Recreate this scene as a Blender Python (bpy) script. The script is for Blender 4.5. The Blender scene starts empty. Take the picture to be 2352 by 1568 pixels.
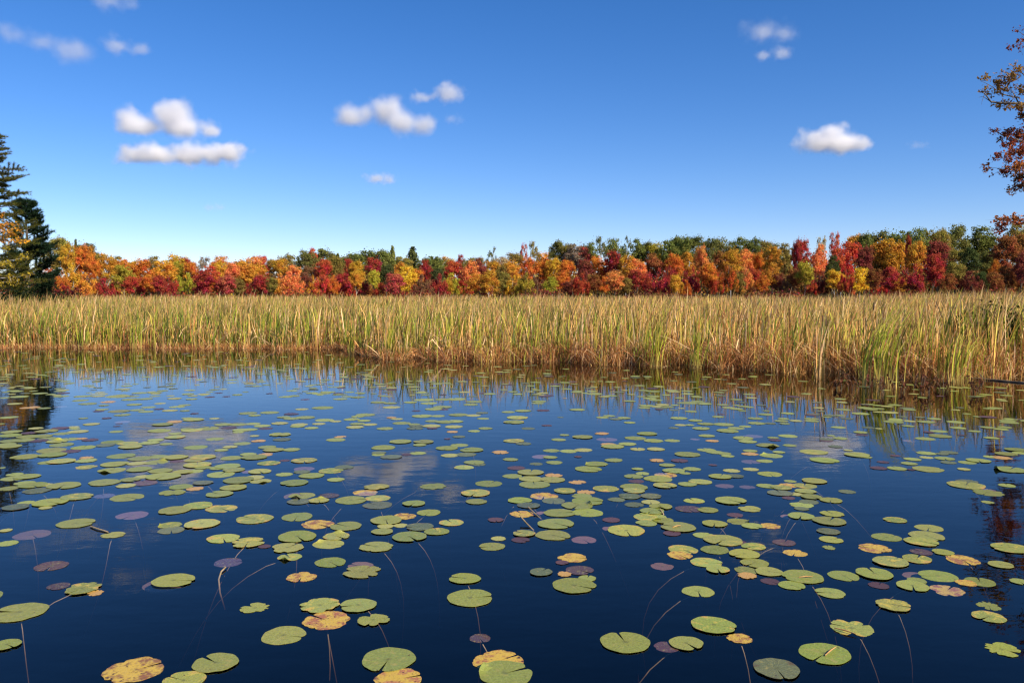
import bpy, math, random
import numpy as np
from mathutils import Vector, Matrix, noise as mnoise

R = math.radians
sc = bpy.context.scene
col = sc.collection

# ------------------------------------------------------------------ camera
CAM_H = 2.0
PITCH = R(3.245)
F = 1905.4                       # focal length in pixels of a 2352 px wide picture
cam_d = bpy.data.cameras.new("camera")
cam_d.sensor_width = 36.0
cam_d.lens = 36.0 * F / 2352.0
cam_d.clip_end = 20000.0
cam_d.clip_start = 0.05
cam = bpy.data.objects.new("camera", cam_d)
cam.location = (0, 0, CAM_H)
cam.rotation_euler = (math.pi / 2 - PITCH, 0, 0)
col.objects.link(cam)
sc.camera = cam

# ------------------------------------------------------------------ world and sun
SUN_EL = R(37)
SUN_AZ = R(130)                  # clockwise from +Y (the view direction): right and a little behind
world = bpy.data.worlds.new("World")
sc.world = world
world.use_nodes = True
wn, wl = world.node_tree.nodes, world.node_tree.links
wn.clear()
sky = wn.new("ShaderNodeTexSky")
sky.sky_type = 'NISHITA'
sky.sun_disc = False
sky.sun_elevation = SUN_EL
sky.sun_rotation = SUN_AZ
sky.altitude = 1500
sky.air_density = 1.0
sky.dust_density = 0.0
sky.ozone_density = 3.0
hs = wn.new("ShaderNodeHueSaturation")
hs.inputs['Saturation'].default_value = 1.30
bgn = wn.new("ShaderNodeBackground")
bgn.inputs['Strength'].default_value = 0.088
tint = wn.new("ShaderNodeMix"); tint.data_type = 'RGBA'; tint.blend_type = 'MULTIPLY'; tint.inputs[0].default_value = 1.0
tint.inputs[7].default_value = (0.94, 0.88, 1.05, 1)   # polarised, saturated exposure of a clear autumn sky
wo = wn.new("ShaderNodeOutputWorld")
wl.new(sky.outputs[0], hs.inputs['Color'])
wl.new(hs.outputs[0], tint.inputs[6]); wl.new(tint.outputs[2], bgn.inputs['Color'])
wl.new(bgn.outputs[0], wo.inputs[0])

sun_d = bpy.data.lights.new("sun", 'SUN')
sun_d.energy = 4.8
sun_d.angle = R(0.5)
sun_d.color = (1.0, 0.90, 0.74)
sun = bpy.data.objects.new("sun", sun_d)
sd = Vector((math.sin(SUN_AZ) * math.cos(SUN_EL), math.cos(SUN_AZ) * math.cos(SUN_EL), math.sin(SUN_EL)))
sun.rotation_euler = sd.to_track_quat('Z', 'Y').to_euler()
sun.location = (30, -20, 40)
col.objects.link(sun)

sc.view_settings.view_transform = 'Standard'
sc.view_settings.look = 'None'
sc.view_settings.exposure = 0.68
sc.view_settings.gamma = 1.0
sc.render.engine = 'CYCLES'
sc.cycles.max_bounces = 12
sc.cycles.diffuse_bounces = 3
sc.cycles.glossy_bounces = 3
sc.cycles.transparent_max_bounces = 16
sc.cycles.volume_bounces = 12
sc.cycles.use_denoising = True
sc.cycles.filter_width = 1.3

# ------------------------------------------------------------------ helpers
def ray(u, v):
    x, y = (u - 1176.0) / F, (v - 784.0) / F
    return Vector((x, math.cos(PITCH) - y * math.sin(PITCH), -math.sin(PITCH) - y * math.cos(PITCH)))

def ground_pt(u, v, z=0.0):
    d = ray(u, v)
    t = (CAM_H - z) / (-d.z)
    return Vector((d.x * t, d.y * t, z))

def at_depth(u, v, Y):
    d = ray(u, v)
    t = Y / d.y
    return Vector((d.x * t, Y, CAM_H + d.z * t))

def lerp(a, b, t):
    return a + (b - a) * t

def tag(o, label=None, cat=None, group=None, kind=None):
    if label: o["label"] = label
    if cat: o["category"] = cat
    if group: o["group"] = group
    if kind: o["kind"] = kind
    return o

def empty(name, loc):
    o = bpy.data.objects.new(name, None)
    o.location = loc
    o.empty_display_size = 0.3
    col.objects.link(o)
    return o

def link(name, me, mat=None, parent=None, loc=(0, 0, 0)):
    if mat is not None and len(me.materials) == 0:
        me.materials.append(mat)
    o = bpy.data.objects.new(name, me)
    o.location = loc
    col.objects.link(o)
    if parent is not None:
        o.parent = parent
    return o

def mesh_np(name, verts, faces, colors=None, smooth=False):
    """verts (N,3); faces: list of (M,k) integer arrays"""
    me = bpy.data.meshes.new(name)
    verts = np.asarray(verts, dtype=np.float32)
    if not isinstance(faces, (list, tuple)): faces = [faces]
    faces = [np.asarray(f, dtype=np.int32) for f in faces if len(f)]
    nl = sum(f.size for f in faces)
    nf = sum(len(f) for f in faces)
    me.vertices.add(len(verts)); me.vertices.foreach_set("co", verts.ravel())
    me.loops.add(nl); me.polygons.add(nf)
    me.loops.foreach_set("vertex_index", np.concatenate([f.ravel() for f in faces]))
    starts, off = [], 0
    for f in faces:
        starts.append(off + np.arange(len(f)) * f.shape[1]); off += f.size
    me.polygons.foreach_set("loop_start", np.concatenate(starts).astype(np.int32))
    me.polygons.foreach_set("use_smooth", np.full(nf, bool(smooth)))
    if colors is not None:
        a = me.attributes.new("Col", 'FLOAT_COLOR', 'POINT')
        c = np.ones((len(verts), 4), dtype=np.float32); c[:, :3] = colors
        a.data.foreach_set("color", c.ravel())
    me.update(calc_edges=True)
    return me

class Tubes:
    """collects tapered tubes into one mesh"""
    def __init__(s): s.v = []; s.f = []; s.n = 0
    def add(s, pts, rad, k=6):
        pts = [Vector(p) for p in pts]
        base = s.n
        for i, p in enumerate(pts):
            d = (pts[min(i + 1, len(pts) - 1)] - pts[max(i - 1, 0)])
            if d.length < 1e-9: d = Vector((0, 0, 1))
            d.normalize()
            a = d.cross(Vector((0.31, 0.95, 0.05))); a.normalize(); b = d.cross(a)
            for j in range(k):
                t = 2 * math.pi * j / k
                s.v.append(p + (a * math.cos(t) + b * math.sin(t)) * rad[i])
        for i in range(len(pts) - 1):
            for j in range(k):
                q = (j + 1) % k
                s.f.append((base + i * k + j, base + i * k + q, base + (i + 1) * k + q, base + (i + 1) * k + j))
        s.n += len(pts) * k
    def mesh(s, name):
        return mesh_np(name, np.array([tuple(v) for v in s.v]), [np.array(s.f)], smooth=True)

def leaf_quads(P, N, size, rng, aspect=0.75, jitter=0.7):
    """rhombic leaves at P with normals about N"""
    n = len(P)
    N = N + rng.normal(size=(n, 3)) * jitter
    N /= np.linalg.norm(N, axis=1, keepdims=True) + 1e-9
    A = np.cross(N, rng.normal(size=(n, 3))); A /= np.linalg.norm(A, axis=1, keepdims=True) + 1e-9
    B = np.cross(N, A)
    s = (size * rng.uniform(0.6, 1.35, n))[:, None]
    v = np.stack([P - A * s, P + B * s * aspect + N * s * 0.25, P + A * s, P - B * s * aspect + N * s * 0.25], axis=1)
    f = np.arange(n * 4).reshape(n, 4)
    return v.reshape(-1, 3), f

def lift(nt, x=-1): return None

# ------------------------------------------------------------------ materials
def new_mat(name):
    m = bpy.data.materials.new(name); m.use_nodes = True
    m.node_tree.nodes.clear()
    return m, m.node_tree.nodes, m.node_tree.links

def foliage_mat(name, use_obj=True, color=(0.1, 0.1, 0.1), transl=0.35, var=0.5, hue=0.03, attr=None, noise_scale=3.0, gloss=0.0):
    m, n, l = new_mat(name)
    out = n.new("ShaderNodeOutputMaterial")
    if attr:
        src = n.new("ShaderNodeAttribute"); src.attribute_name = attr; c = src.outputs['Color']
    elif use_obj:
        src = n.new("ShaderNodeObjectInfo"); c = src.outputs['Color']
    else:
        src = n.new("ShaderNodeRGB"); src.outputs[0].default_value = (*color, 1); c = src.outputs[0]
    geo = n.new("ShaderNodeNewGeometry")
    tc = n.new("ShaderNodeTexCoord")
    nz = n.new("ShaderNodeTexNoise"); nz.inputs['Scale'].default_value = noise_scale; nz.inputs['Detail'].default_value = 2
    l.new(tc.outputs['Object'], nz.inputs['Vector'])
    # hue from the clump noise, value from the single leaf
    mh = n.new("ShaderNodeMapRange"); mh.inputs[1].default_value = 0.3; mh.inputs[2].default_value = 0.7
    mh.inputs[3].default_value = 0.5 - hue; mh.inputs[4].default_value = 0.5 + hue
    l.new(nz.outputs[0], mh.inputs[0])
    mv = n.new("ShaderNodeMapRange"); mv.inputs[3].default_value = 1 - var; mv.inputs[4].default_value = 1 + var
    l.new(geo.outputs['Random Per Island'], mv.inputs[0])
    h = n.new("ShaderNodeHueSaturation")
    l.new(c, h.inputs['Color']); l.new(mh.outputs[0], h.inputs['Hue']); l.new(mv.outputs[0], h.inputs['Value'])
    d = n.new("ShaderNodeBsdfDiffuse"); t = n.new("ShaderNodeBsdfTranslucent")
    l.new(h.outputs[0], d.inputs[0]); l.new(h.outputs[0], t.inputs[0])
    mx = n.new("ShaderNodeMixShader"); mx.inputs[0].default_value = transl
    l.new(d.outputs[0], mx.inputs[1]); l.new(t.outputs[0], mx.inputs[2])
    last = mx.outputs[0]
    if gloss > 0:
        g = n.new("ShaderNodeBsdfGlossy"); g.inputs['Roughness'].default_value = 0.45
        m2 = n.new("ShaderNodeMixShader"); m2.inputs[0].default_value = gloss
        l.new(last, m2.inputs[1]); l.new(g.outputs[0], m2.inputs[2]); last = m2.outputs[0]
    l.new(last, out.inputs[0])
    return m

def bark_mat(name, c1, c2, scale=8.0):
    m, n, l = new_mat(name)
    out = n.new("ShaderNodeOutputMaterial"); p = n.new("ShaderNodeBsdfPrincipled")
    tc = n.new("ShaderNodeTexCoord"); mp = n.new("ShaderNodeMapping"); mp.inputs['Scale'].default_value = (1, 1, 0.25)
    nz = n.new("ShaderNodeTexNoise"); nz.inputs['Scale'].default_value = scale; nz.inputs['Detail'].default_value = 5
    cr = n.new("ShaderNodeValToRGB")
    cr.color_ramp.elements[0].color = (*c1, 1); cr.color_ramp.elements[0].position = 0.35
    cr.color_ramp.elements[1].color = (*c2, 1); cr.color_ramp.elements[1].position = 0.65
    bp = n.new("ShaderNodeBump"); bp.inputs['Strength'].default_value = 0.6; bp.inputs['Distance'].default_value = 0.02
    l.new(tc.outputs['Object'], mp.inputs[0]); l.new(mp.outputs[0], nz.inputs['Vector'])
    l.new(nz.outputs[0], cr.inputs[0]); l.new(cr.outputs[0], p.inputs['Base Color'])
    l.new(nz.outputs[0], bp.inputs['Height']); l.new(bp.outputs[0], p.inputs['Normal'])
    p.inputs['Roughness'].default_value = 0.85
    l.new(p.outputs[0], out.inputs[0])
    return m

M_LEAF = foliage_mat("autumn_leaves", var=0.5, hue=0.030, noise_scale=4.0, transl=0.42)
M_NEEDLE = foliage_mat("pine_needles", var=0.4, hue=0.02, noise_scale=0.6, transl=0.12)
M_ATTR = foliage_mat("marsh_leaves", attr="Col", var=0.25, hue=0.008, noise_scale=0.5, transl=0.3)
M_BARK = bark_mat("grey_bark", (0.05, 0.04, 0.03), (0.16, 0.13, 0.10))
M_PALE = bark_mat("pale_bark", (0.22, 0.19, 0.16), (0.60, 0.56, 0.50), 5)

# ------------------------------------------------------------------ ground, bed and hill: one sheet
BU = [(-400, 795), (0, 797), (400, 799), (760, 801), (830, 812), (880, 823), (1176, 828), (1300, 831), (1500, 838), (1700, 846), (1900, 856), (2050, 866), (2200, 870), (2352, 866), (2800, 858)]
_bx, _by = [], []
for u, v in BU:
    p = ground_pt(u, v); _bx.append(p.x); _by.append(p.y)
_bx = np.array(_bx); _by = np.array(_by)
def bank_y(x):
    x = np.asarray(x, dtype=float)
    return np.interp(x, _bx, _by) + 0.25 * np.sin(x * 1.7) + 0.18 * np.sin(x * 4.1 + 1) + 0.1 * np.sin(x * 9.7)

def smooth(a, b, x):
    t = np.clip((x - a) / (b - a), 0, 1); return t * t * (3 - 2 * t)

xs = np.concatenate([np.linspace(-3000, -120, 12), np.linspace(-100, 100, 161), np.linspace(120, 3000, 12)])
ys = np.concatenate([np.linspace(-300, -12, 6), np.linspace(-10, 60, 141), np.linspace(64, 330, 60), np.linspace(400, 6000, 12)])
GX, GY = np.meshgrid(xs, ys)
s_ = GY - bank_y(GX)
bed = -1.35 + 0.12 * np.sin(GX * 0.9 + 1) * np.sin(GY * 0.7)
marsh = 0.05 + 0.03 * np.sin(GX * 2.1) * np.sin(GY * 1.3)
GZ = lerp(bed, marsh, smooth(-4.0, 0.9, s_))
GZ = np.where(GY < 0, lerp(GZ, 0.35, smooth(-2.5, -7.0, GY)), GZ)
side = smooth(0.72, 1.15, GX / np.maximum(GY, 60))
hillh = 4.5 + 3.0 * smooth(-0.15, 0.35, GX / np.maximum(GY, 60))
GZ = GZ + hillh * smooth(150, 260, GY)
nx, ny = len(xs), len(ys)
idx = np.arange(nx * ny).reshape(ny, nx)
gf = np.stack([idx[:-1, :-1], idx[:-1, 1:], idx[1:, 1:], idx[1:, :-1]], axis=-1).reshape(-1, 4)
gme = mesh_np("ground", np.stack([GX, GY, GZ], -1).reshape(-1, 3), [gf], smooth=True)
m, n, l = new_mat("marsh_soil")
out = n.new("ShaderNodeOutputMaterial"); p = n.new("ShaderNodeBsdfPrincipled"); p.inputs['Roughness'].default_value = 0.9
tc = n.new("ShaderNodeTexCoord"); nz = n.new("ShaderNodeTexNoise"); nz.inputs['Scale'].default_value = 1.5; nz.inputs['Detail'].default_value = 8
cr = n.new("ShaderNodeValToRGB"); cr.color_ramp.elements[0].color = (0.012, 0.009, 0.006, 1); cr.color_ramp.elements[1].color = (0.07, 0.045, 0.022, 1)
cr.color_ramp.elements[0].position = 0.3; cr.color_ramp.elements[1].position = 0.75
l.new(tc.outputs['Object'], nz.inputs['Vector']); l.new(nz.outputs[0], cr.inputs[0]); l.new(cr.outputs[0], p.inputs['Base Color']); l.new(p.outputs[0], out.inputs[0])
g = link("ground", gme, m); tag(g, kind="structure")

# ------------------------------------------------------------------ water
def water_mat():
    m, n, l = new_mat("pond_water")
    out = n.new("ShaderNodeOutputMaterial")
    tc = n.new("ShaderNodeTexCoord")
    mp = n.new("ShaderNodeMapping"); mp.inputs['Scale'].default_value = (0.8, 1.6, 1)
    l.new(tc.outputs['Object'], mp.inputs[0])
    n1 = n.new("ShaderNodeTexNoise"); n1.inputs['Scale'].default_value = 2.6; n1.inputs['Detail'].default_value = 3
    n2 = n.new("ShaderNodeTexNoise"); n2.inputs['Scale'].default_value = 14.0; n2.inputs['Detail'].default_value = 2
    n3 = n.new("ShaderNodeTexNoise"); n3.inputs['Scale'].default_value = 0.35; n3.inputs['Detail'].default_value = 2
    for q in (n1, n2): l.new(mp.outputs[0], q.inputs['Vector'])
    l.new(tc.outputs['Object'], n3.inputs['Vector'])
    # fine ripples only inside wind patches
    mr = n.new("ShaderNodeMapRange"); mr.inputs[1].default_value = 0.48; mr.inputs[2].default_value = 0.62
    l.new(n3.outputs[0], mr.inputs[0])
    mu = n.new("ShaderNodeMath"); mu.operation = 'MULTIPLY'; l.new(n2.outputs[0], mu.inputs[0]); l.new(mr.outputs[0], mu.inputs[1])
    m3 = n.new("ShaderNodeMath"); m3.operation = 'MULTIPLY'; m3.inputs[1].default_value = 0.22; l.new(mu.outputs[0], m3.inputs[0])
    ad = n.new("ShaderNodeMath"); ad.operation = 'ADD'; l.new(n1.outputs[0], ad.inputs[0]); l.new(m3.outputs[0], ad.inputs[1])
    bp = n.new("ShaderNodeBump"); bp.inputs['Strength'].default_value = 1.0; bp.inputs['Distance'].default_value = 0.0016
    l.new(ad.outputs[0], bp.inputs['Height'])
    fr = n.new("ShaderNodeFresnel"); l.new(bp.outputs[0], fr.inputs['Normal'])
    # light travels straight through this thin surface, so from below it meets the same reflectance as from above
    gb = n.new("ShaderNodeNewGeometry"); io = n.new("ShaderNodeMapRange"); io.inputs[3].default_value = 1.333; io.inputs[4].default_value = 1 / 1.333
    l.new(gb.outputs['Backfacing'], io.inputs[0]); l.new(io.outputs[0], fr.inputs['IOR'])
    gl = n.new("ShaderNodeBsdfGlossy"); gl.inputs['Roughness'].default_value = 0.015; gl.inputs['Color'].default_value = (0.92, 0.92, 0.92, 1)
    l.new(bp.outputs[0], gl.inputs['Normal'])
    tr = n.new("ShaderNodeBsdfTransparent")
    mx = n.new("ShaderNodeMixShader")
    l.new(fr.outputs[0], mx.inputs[0]); l.new(tr.outputs[0], mx.inputs[1]); l.new(gl.outputs[0], mx.inputs[2])
    l.new(mx.outputs[0], out.inputs['Surface'])
    va = n.new("ShaderNodeVolumeAbsorption"); va.inputs['Color'].default_value = (0.30, 0.20, 0.16, 1); va.inputs['Density'].default_value = 2.8
    l.new(va.outputs[0], out.inputs['Volume'])
    return m
wv = np.array([(x, y, z) for z in (-1.9, 0.0) for (x, y) in ((-140, -9), (140, -9), (140, 48), (-140, 48))], dtype=float)
wf = np.array([(0, 3, 2, 1), (4, 5, 6, 7), (0, 1, 5, 4), (1, 2, 6, 5), (2, 3, 7, 6), (3, 0, 4, 7)])
w = link("water", mesh_np("water", wv, [wf]), water_mat()); tag(w, kind="structure")

# ------------------------------------------------------------------ clouds: volumes in the sky
def cloud(lumps, dens, label, Y=2600.0, seed=0, nscale=1.0):
    """lumps: (u, v, half width px, half height px) ellipsoids, joined by one density field"""
    ppm = Y / F
    c0 = Vector((0, 0, 0))
    us = [q[0] for q in lumps]; vs = [q[1] for q in lumps]
    cen = at_depth(sum(us) / len(us), sum(vs) / len(vs), Y)
    L = []
    for (u, v, ru, rv) in lumps:
        p = at_depth(u, v, Y) - cen
        ru *= 1.14; rv *= 1.12
        L.append((p, ru * ppm, max(rv * ppm * 1.2, ru * ppm * 0.5), rv * ppm))
    lo = Vector([min(q[0][i] - q[1 + i] for q in L) for i in range(3)]) * 1.30
    hi = Vector([max(q[0][i] + q[1 + i] for q in L) for i in range(3)]) * 1.30
    vv = np.array([(x, y, z) for z in (lo.z, hi.z) for (x, y) in ((lo.x, lo.y), (hi.x, lo.y), (hi.x, hi.y), (lo.x, hi.y))])
    me = mesh_np("cloud", vv, [wf])
    m, n, l = new_mat("cloud_vapour")
    out = n.new("ShaderNodeOutputMaterial")
    tc = n.new("ShaderNodeTexCoord")
    size = (hi - lo).z
    def vm(op, a, b=None):
        q = n.new("ShaderNodeVectorMath"); q.operation = op
        for i, x in enumerate((a, b)):
            if x is None: continue
            if isinstance(x, (tuple, Vector)): q.inputs[i].default_value = tuple(x)
            else: l.new(x, q.inputs[i])
        return q
    def mm(op, a, b=None, c=None, clamp=False):
        q = n.new("ShaderNodeMath"); q.operation = op; q.use_clamp = clamp
        for i, x in enumerate((a, b, c)):
            if x is None: continue
            if isinstance(x, (int, float)): q.inputs[i].default_value = x
            else: l.new(x, q.inputs[i])
        return q.outputs[0]
    nz = n.new("ShaderNodeTexNoise"); nz.noise_dimensions = '4D'; nz.inputs['W'].default_value = seed * 3.7
    nz.inputs['Scale'].default_value = 2.9 / size * nscale; nz.inputs['Detail'].default_value = 3.5; nz.inputs['Roughness'].default_value = 0.5
    l.new(tc.outputs['Object'], nz.inputs['Vector'])
    field = None
    for (p, a, b, c) in L:
        d = vm('SUBTRACT', tc.outputs['Object'], tuple(p))
        e = vm('DIVIDE', d.outputs[0], (a, b, c))
        ln = vm('LENGTH', e.outputs[0])
        f = mm('SUBTRACT', 1.0, ln.outputs['Value'])
        field = f if field is None else mm('SMOOTH_MAX', field, f, 0.5)
    nn = mm('MULTIPLY_ADD', nz.outputs[0], 1.7, -0.98)
    tot = mm('ADD', field, nn)
    den = mm('MULTIPLY', tot, 1.45, clamp=True); den = mm('MULTIPLY', den, den)
    den = mm('MULTIPLY', den, dens / size * 5)
    vs_ = n.new("ShaderNodeVolumePrincipled")
    vs_.inputs['Color'].default_value = (0.96, 0.955, 0.965, 1); vs_.inputs['Anisotropy'].default_value = 0.1
    l.new(den, vs_.inputs['Density'])
    l.new(vs_.outputs[0], out.inputs['Volume'])
    o = link("cloud", me, m, loc=cen)
    tag(o, label, "cloud", "small fair weather clouds")
    return o
CL = [
 ([(298, 278, 44, 38), (338, 290, 60, 30), (398, 268, 62, 42), (420, 292, 84, 30), (484, 302, 40, 16)], 2.4, "puffy two-humped white cloud, upper one of the pair above the pines"),
 ([(316, 349, 56, 30), (362, 353, 62, 29), (415, 359, 72, 29), (468, 352, 60, 28), (520, 355, 52, 33)], 2.4, "long flat white cloud just under the two-humped cloud"),
 ([(805, 266, 52, 32), (842, 262, 46, 32), (885, 258, 52, 40), (925, 280, 52, 34), (962, 288, 52, 30)], 1.5, "long white cloud drooping to its right end, high over the tree line"),
 ([(975, 224, 44, 18), (1030, 214, 44, 26)], 0.8, "small smooth cloud just above the long drooping cloud"),
 ([(1040, 274, 28, 16)], 0.12, "tiny faint puff beside the drooping cloud's end"),
 ([(872, 410, 46, 17)], 0.5, "small flat lone cloud low below the long drooping cloud"),
 ([(490, 476, 34, 13)], 0.12, "tiny thin wisp low under the pair of big clouds"),
 ([(1900, 330, 92, 27), (1876, 316, 46, 29), (1908, 309, 42, 31), (1945, 328, 60, 23)], 2.6, "dense dome-shaped white cloud with a flat grey base, towards the oak"),
 ([(1750, 72, 58, 34), (1795, 76, 40, 24)], 0.26, "faint round cloud high up, upper one of a faint pair"),
 ([(1752, 128, 30, 15), (1790, 122, 36, 20)], 0.26, "faint small cloud high up, lower one of a faint pair"),
 ([(40, 80, 54, 36), (105, 98, 60, 30), (165, 118, 56, 34)], 0.38, "long dim mauve cloud slanting down in the top left corner"),
 ([(268, 104, 44, 26), (312, 112, 42, 20)], 0.28, "dim little cloud beside the long mauve corner cloud"),
 ([(262, 2, 62, 30)], 0.22, "dim cloud cut by the top edge of the photo"),
 ([(2108, 333, 34, 12)], 0.07, "barely visible wisp between the dome cloud and the oak"),
]
for i, (lumps, dn, lab) in enumerate(CL):
    cloud(lumps, dn, lab, seed=i + 1)

# ------------------------------------------------------------------ tree line
def crown_mesh(seed, kind="round", n_blob=66, per=130, leaf=0.019):
    rng = np.random.default_rng(seed)
    P, N = [], []
    if kind == "round" or kind == "airy":
        nb = n_blob if kind == "round" else 15
        for i in range(nb):
            d = rng.normal(size=3); d /= np.linalg.norm(d)
            rr = rng.uniform(0.25, 1.0) ** 0.6
            c = np.array([0, 0, 0.54]) + d * rr * np.array([0.39, 0.39, 0.40])
            if kind == "airy": c[2] = 0.72 + 0.26 * d[2] * rr; c[:2] = d[:2] * rr * 0.36
            if c[2] > 0.7: c[:2] *= 0.85
            b = rng.uniform(0.05, 0.145) * (1.0 if kind == "round" else 0.9)
            k = max(14, int(per * (b / 0.12) ** 2))
            q = rng.normal(size=(k, 3)); q /= np.linalg.norm(q, axis=1, keepdims=True)
            q[:, 2] = np.where(q[:, 2] < -0.3, -q[:, 2] * 0.6, q[:, 2])
            r = b * (rng.uniform(0.35, 1.0, k) + rng.exponential(0.16, k))[:, None]
            pts = c + q * r * np.array([1.1, 1.1, 0.95])
            P.append(pts); N.append(q + (pts - np.array([0, 0, .5])) * 0.8 + np.array([0, 0, 0.35]))
        k = 260
        q = rng.normal(size=(k, 3)); q /= np.linalg.norm(q, axis=1, keepdims=True)
        pts = np.array([0, 0, .52]) + q * rng.uniform(0.1, 0.5, k)[:, None] * np.array([0.9, 0.9, 0.95])
        if kind == "round": P.append(pts); N.append(q)
    elif kind == "bush":
        for i in range(44):
            a = rng.uniform(0, 6.28); rr = math.sqrt(rng.uniform(0, 1)) * 0.42
            hgt = rng.uniform(0.1, 0.85) * (1 - (rr / 0.55) ** 2)
            c = np.array([math.cos(a) * rr, math.sin(a) * rr, hgt])
            b = rng.uniform(0.05, 0.13)
            q = rng.normal(size=(per, 3)); q /= np.linalg.norm(q, axis=1, keepdims=True)
            pts = c + q * b * rng.uniform(0.4, 1.15, per)[:, None] * np.array([0.9, 0.9, 1.25])
            P.append(pts); N.append(q + np.array([0, 0, 0.3]))
    elif kind == "spruce":
        for i in range(34):
            z = 0.06 + 0.92 * i / 34; rad = 0.5 * (1 - z) ** 0.85 + 0.015
            for a in np.linspace(0, 6.28, 9, endpoint=False) + rng.uniform(0, 1):
                L = rad * rng.uniform(0.7, 1.1)
                k = max(5, int(26 * L / 0.4))
                t = rng.uniform(0.1, 1, k)
                pts = np.stack([np.cos(a) * t * L, np.sin(a) * t * L, z - 0.10 * t * L + 0.03 * (t ** 2) * L], -1) + rng.normal(size=(k, 3)) * 0.012
                P.append(pts); N.append(np.tile([math.cos(a) * .5, math.sin(a) * .5, 0.8], (k, 1)))
    P = np.concatenate(P); N = np.concatenate(N)
    v, f = leaf_quads(P, N, leaf, rng)
    v[:, 2] = np.maximum(v[:, 2], 0.005)
    return mesh_np("crown", v, [f])

def trunk_mesh(seed, airy=False):
    rng = random.Random(seed)
    T = Tubes()
    pts = [(0, 0, -0.02)]
    x = y = 0
    for i in range(1, 9):
        x += rng.uniform(-.012, .012); y += rng.uniform(-.012, .012)
        pts.append((x, y, i / 9.0))
    T.add(pts, [0.024 * (1 - 0.85 * i / 8) for i in range(9)], 6)
    for i in range(10 if airy else 8):
        k = rng.randint(4 if airy else 3, 7); b = pts[k]; a = rng.uniform(0, 6.28); L = rng.uniform(.16, .32)
        e = (b[0] + math.cos(a) * L, b[1] + math.sin(a) * L, b[2] + L * rng.uniform(.4, .9))
        mid = tuple((b[j] + e[j]) / 2 + (0.02 if j == 2 else 0) for j in range(3))
        T.add([b, mid, e], [0.009, 0.006, 0.002], 4)
    return T.mesh("trunk")

CROWNS = {"round": [crown_mesh(s, "round") for s in (1, 2, 3, 4, 5, 6)],
          "airy": [crown_mesh(s, "airy") for s in (11, 12)],
          "bush": [crown_mesh(s, "bush") for s in (21, 22, 23)],
          "spruce": [crown_mesh(s, "spruce", leaf=0.026) for s in (31,)]}
for k_, L_ in CROWNS.items():
    for me in L_: me.materials.append(M_NEEDLE if k_ == "spruce" else M_LEAF)
TRUNKS = [trunk_mesh(i) for i in range(3)] + [trunk_mesh(9, True)]
TRUNKS_PALE = [t.copy() for t in TRUNKS]
for t in TRUNKS: t.materials.append(M_BARK)
for t in TRUNKS_PALE: t.materials.append(M_PALE)

PAL = {  # own colours of the leaves, and the words for them
 "gold": ((0.62, 0.33, 0.045), "gold"), "yel": ((0.78, 0.50, 0.05), "bright yellow"), "goldor": ((0.66, 0.29, 0.05), "golden orange"),
 "or": ((0.62, 0.20, 0.04), "orange"), "peach": ((0.76, 0.28, 0.09), "peach orange"), "red": ((0.56, 0.10, 0.05), "red"),
 "pink": ((0.58, 0.13, 0.09), "pinkish red"), "crim": ((0.42, 0.060, 0.045), "crimson"), "mar": ((0.28, 0.075, 0.05), "maroon"),
 "olive": ((0.30, 0.22, 0.055), "olive"), "grn": ((0.19, 0.19, 0.05), "green"), "dk": ((0.09, 0.105, 0.035), "dark green"),
 "yg": ((0.46, 0.38, 0.05), "yellow green"), "rust": ((0.34, 0.13, 0.045), "rust brown"), "br": ((0.27, 0.14, 0.065), "brown"),
 "pale": ((0.52, 0.39, 0.20), "pale tan"), "gry": ((0.34, 0.25, 0.17), "thin greyish"),
}
TL = {}   # (u, v_top, width_u, colour[, shape])
def R1(L): return [(x / 2.88, 476.4 + y / 2.88, w / 2.88, *r) for (x, y, w, *r) in L]
def R2(L): return [(748.6 + x / 2.88, 476.4 + y / 2.88, w / 2.88, *r) for (x, y, w, *r) in L]
def R3(L): return [(1535.3 + x / 2.88, 476.4 + y / 2.88, w / 2.88, *r) for (x, y, w, *r) in L]
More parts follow.
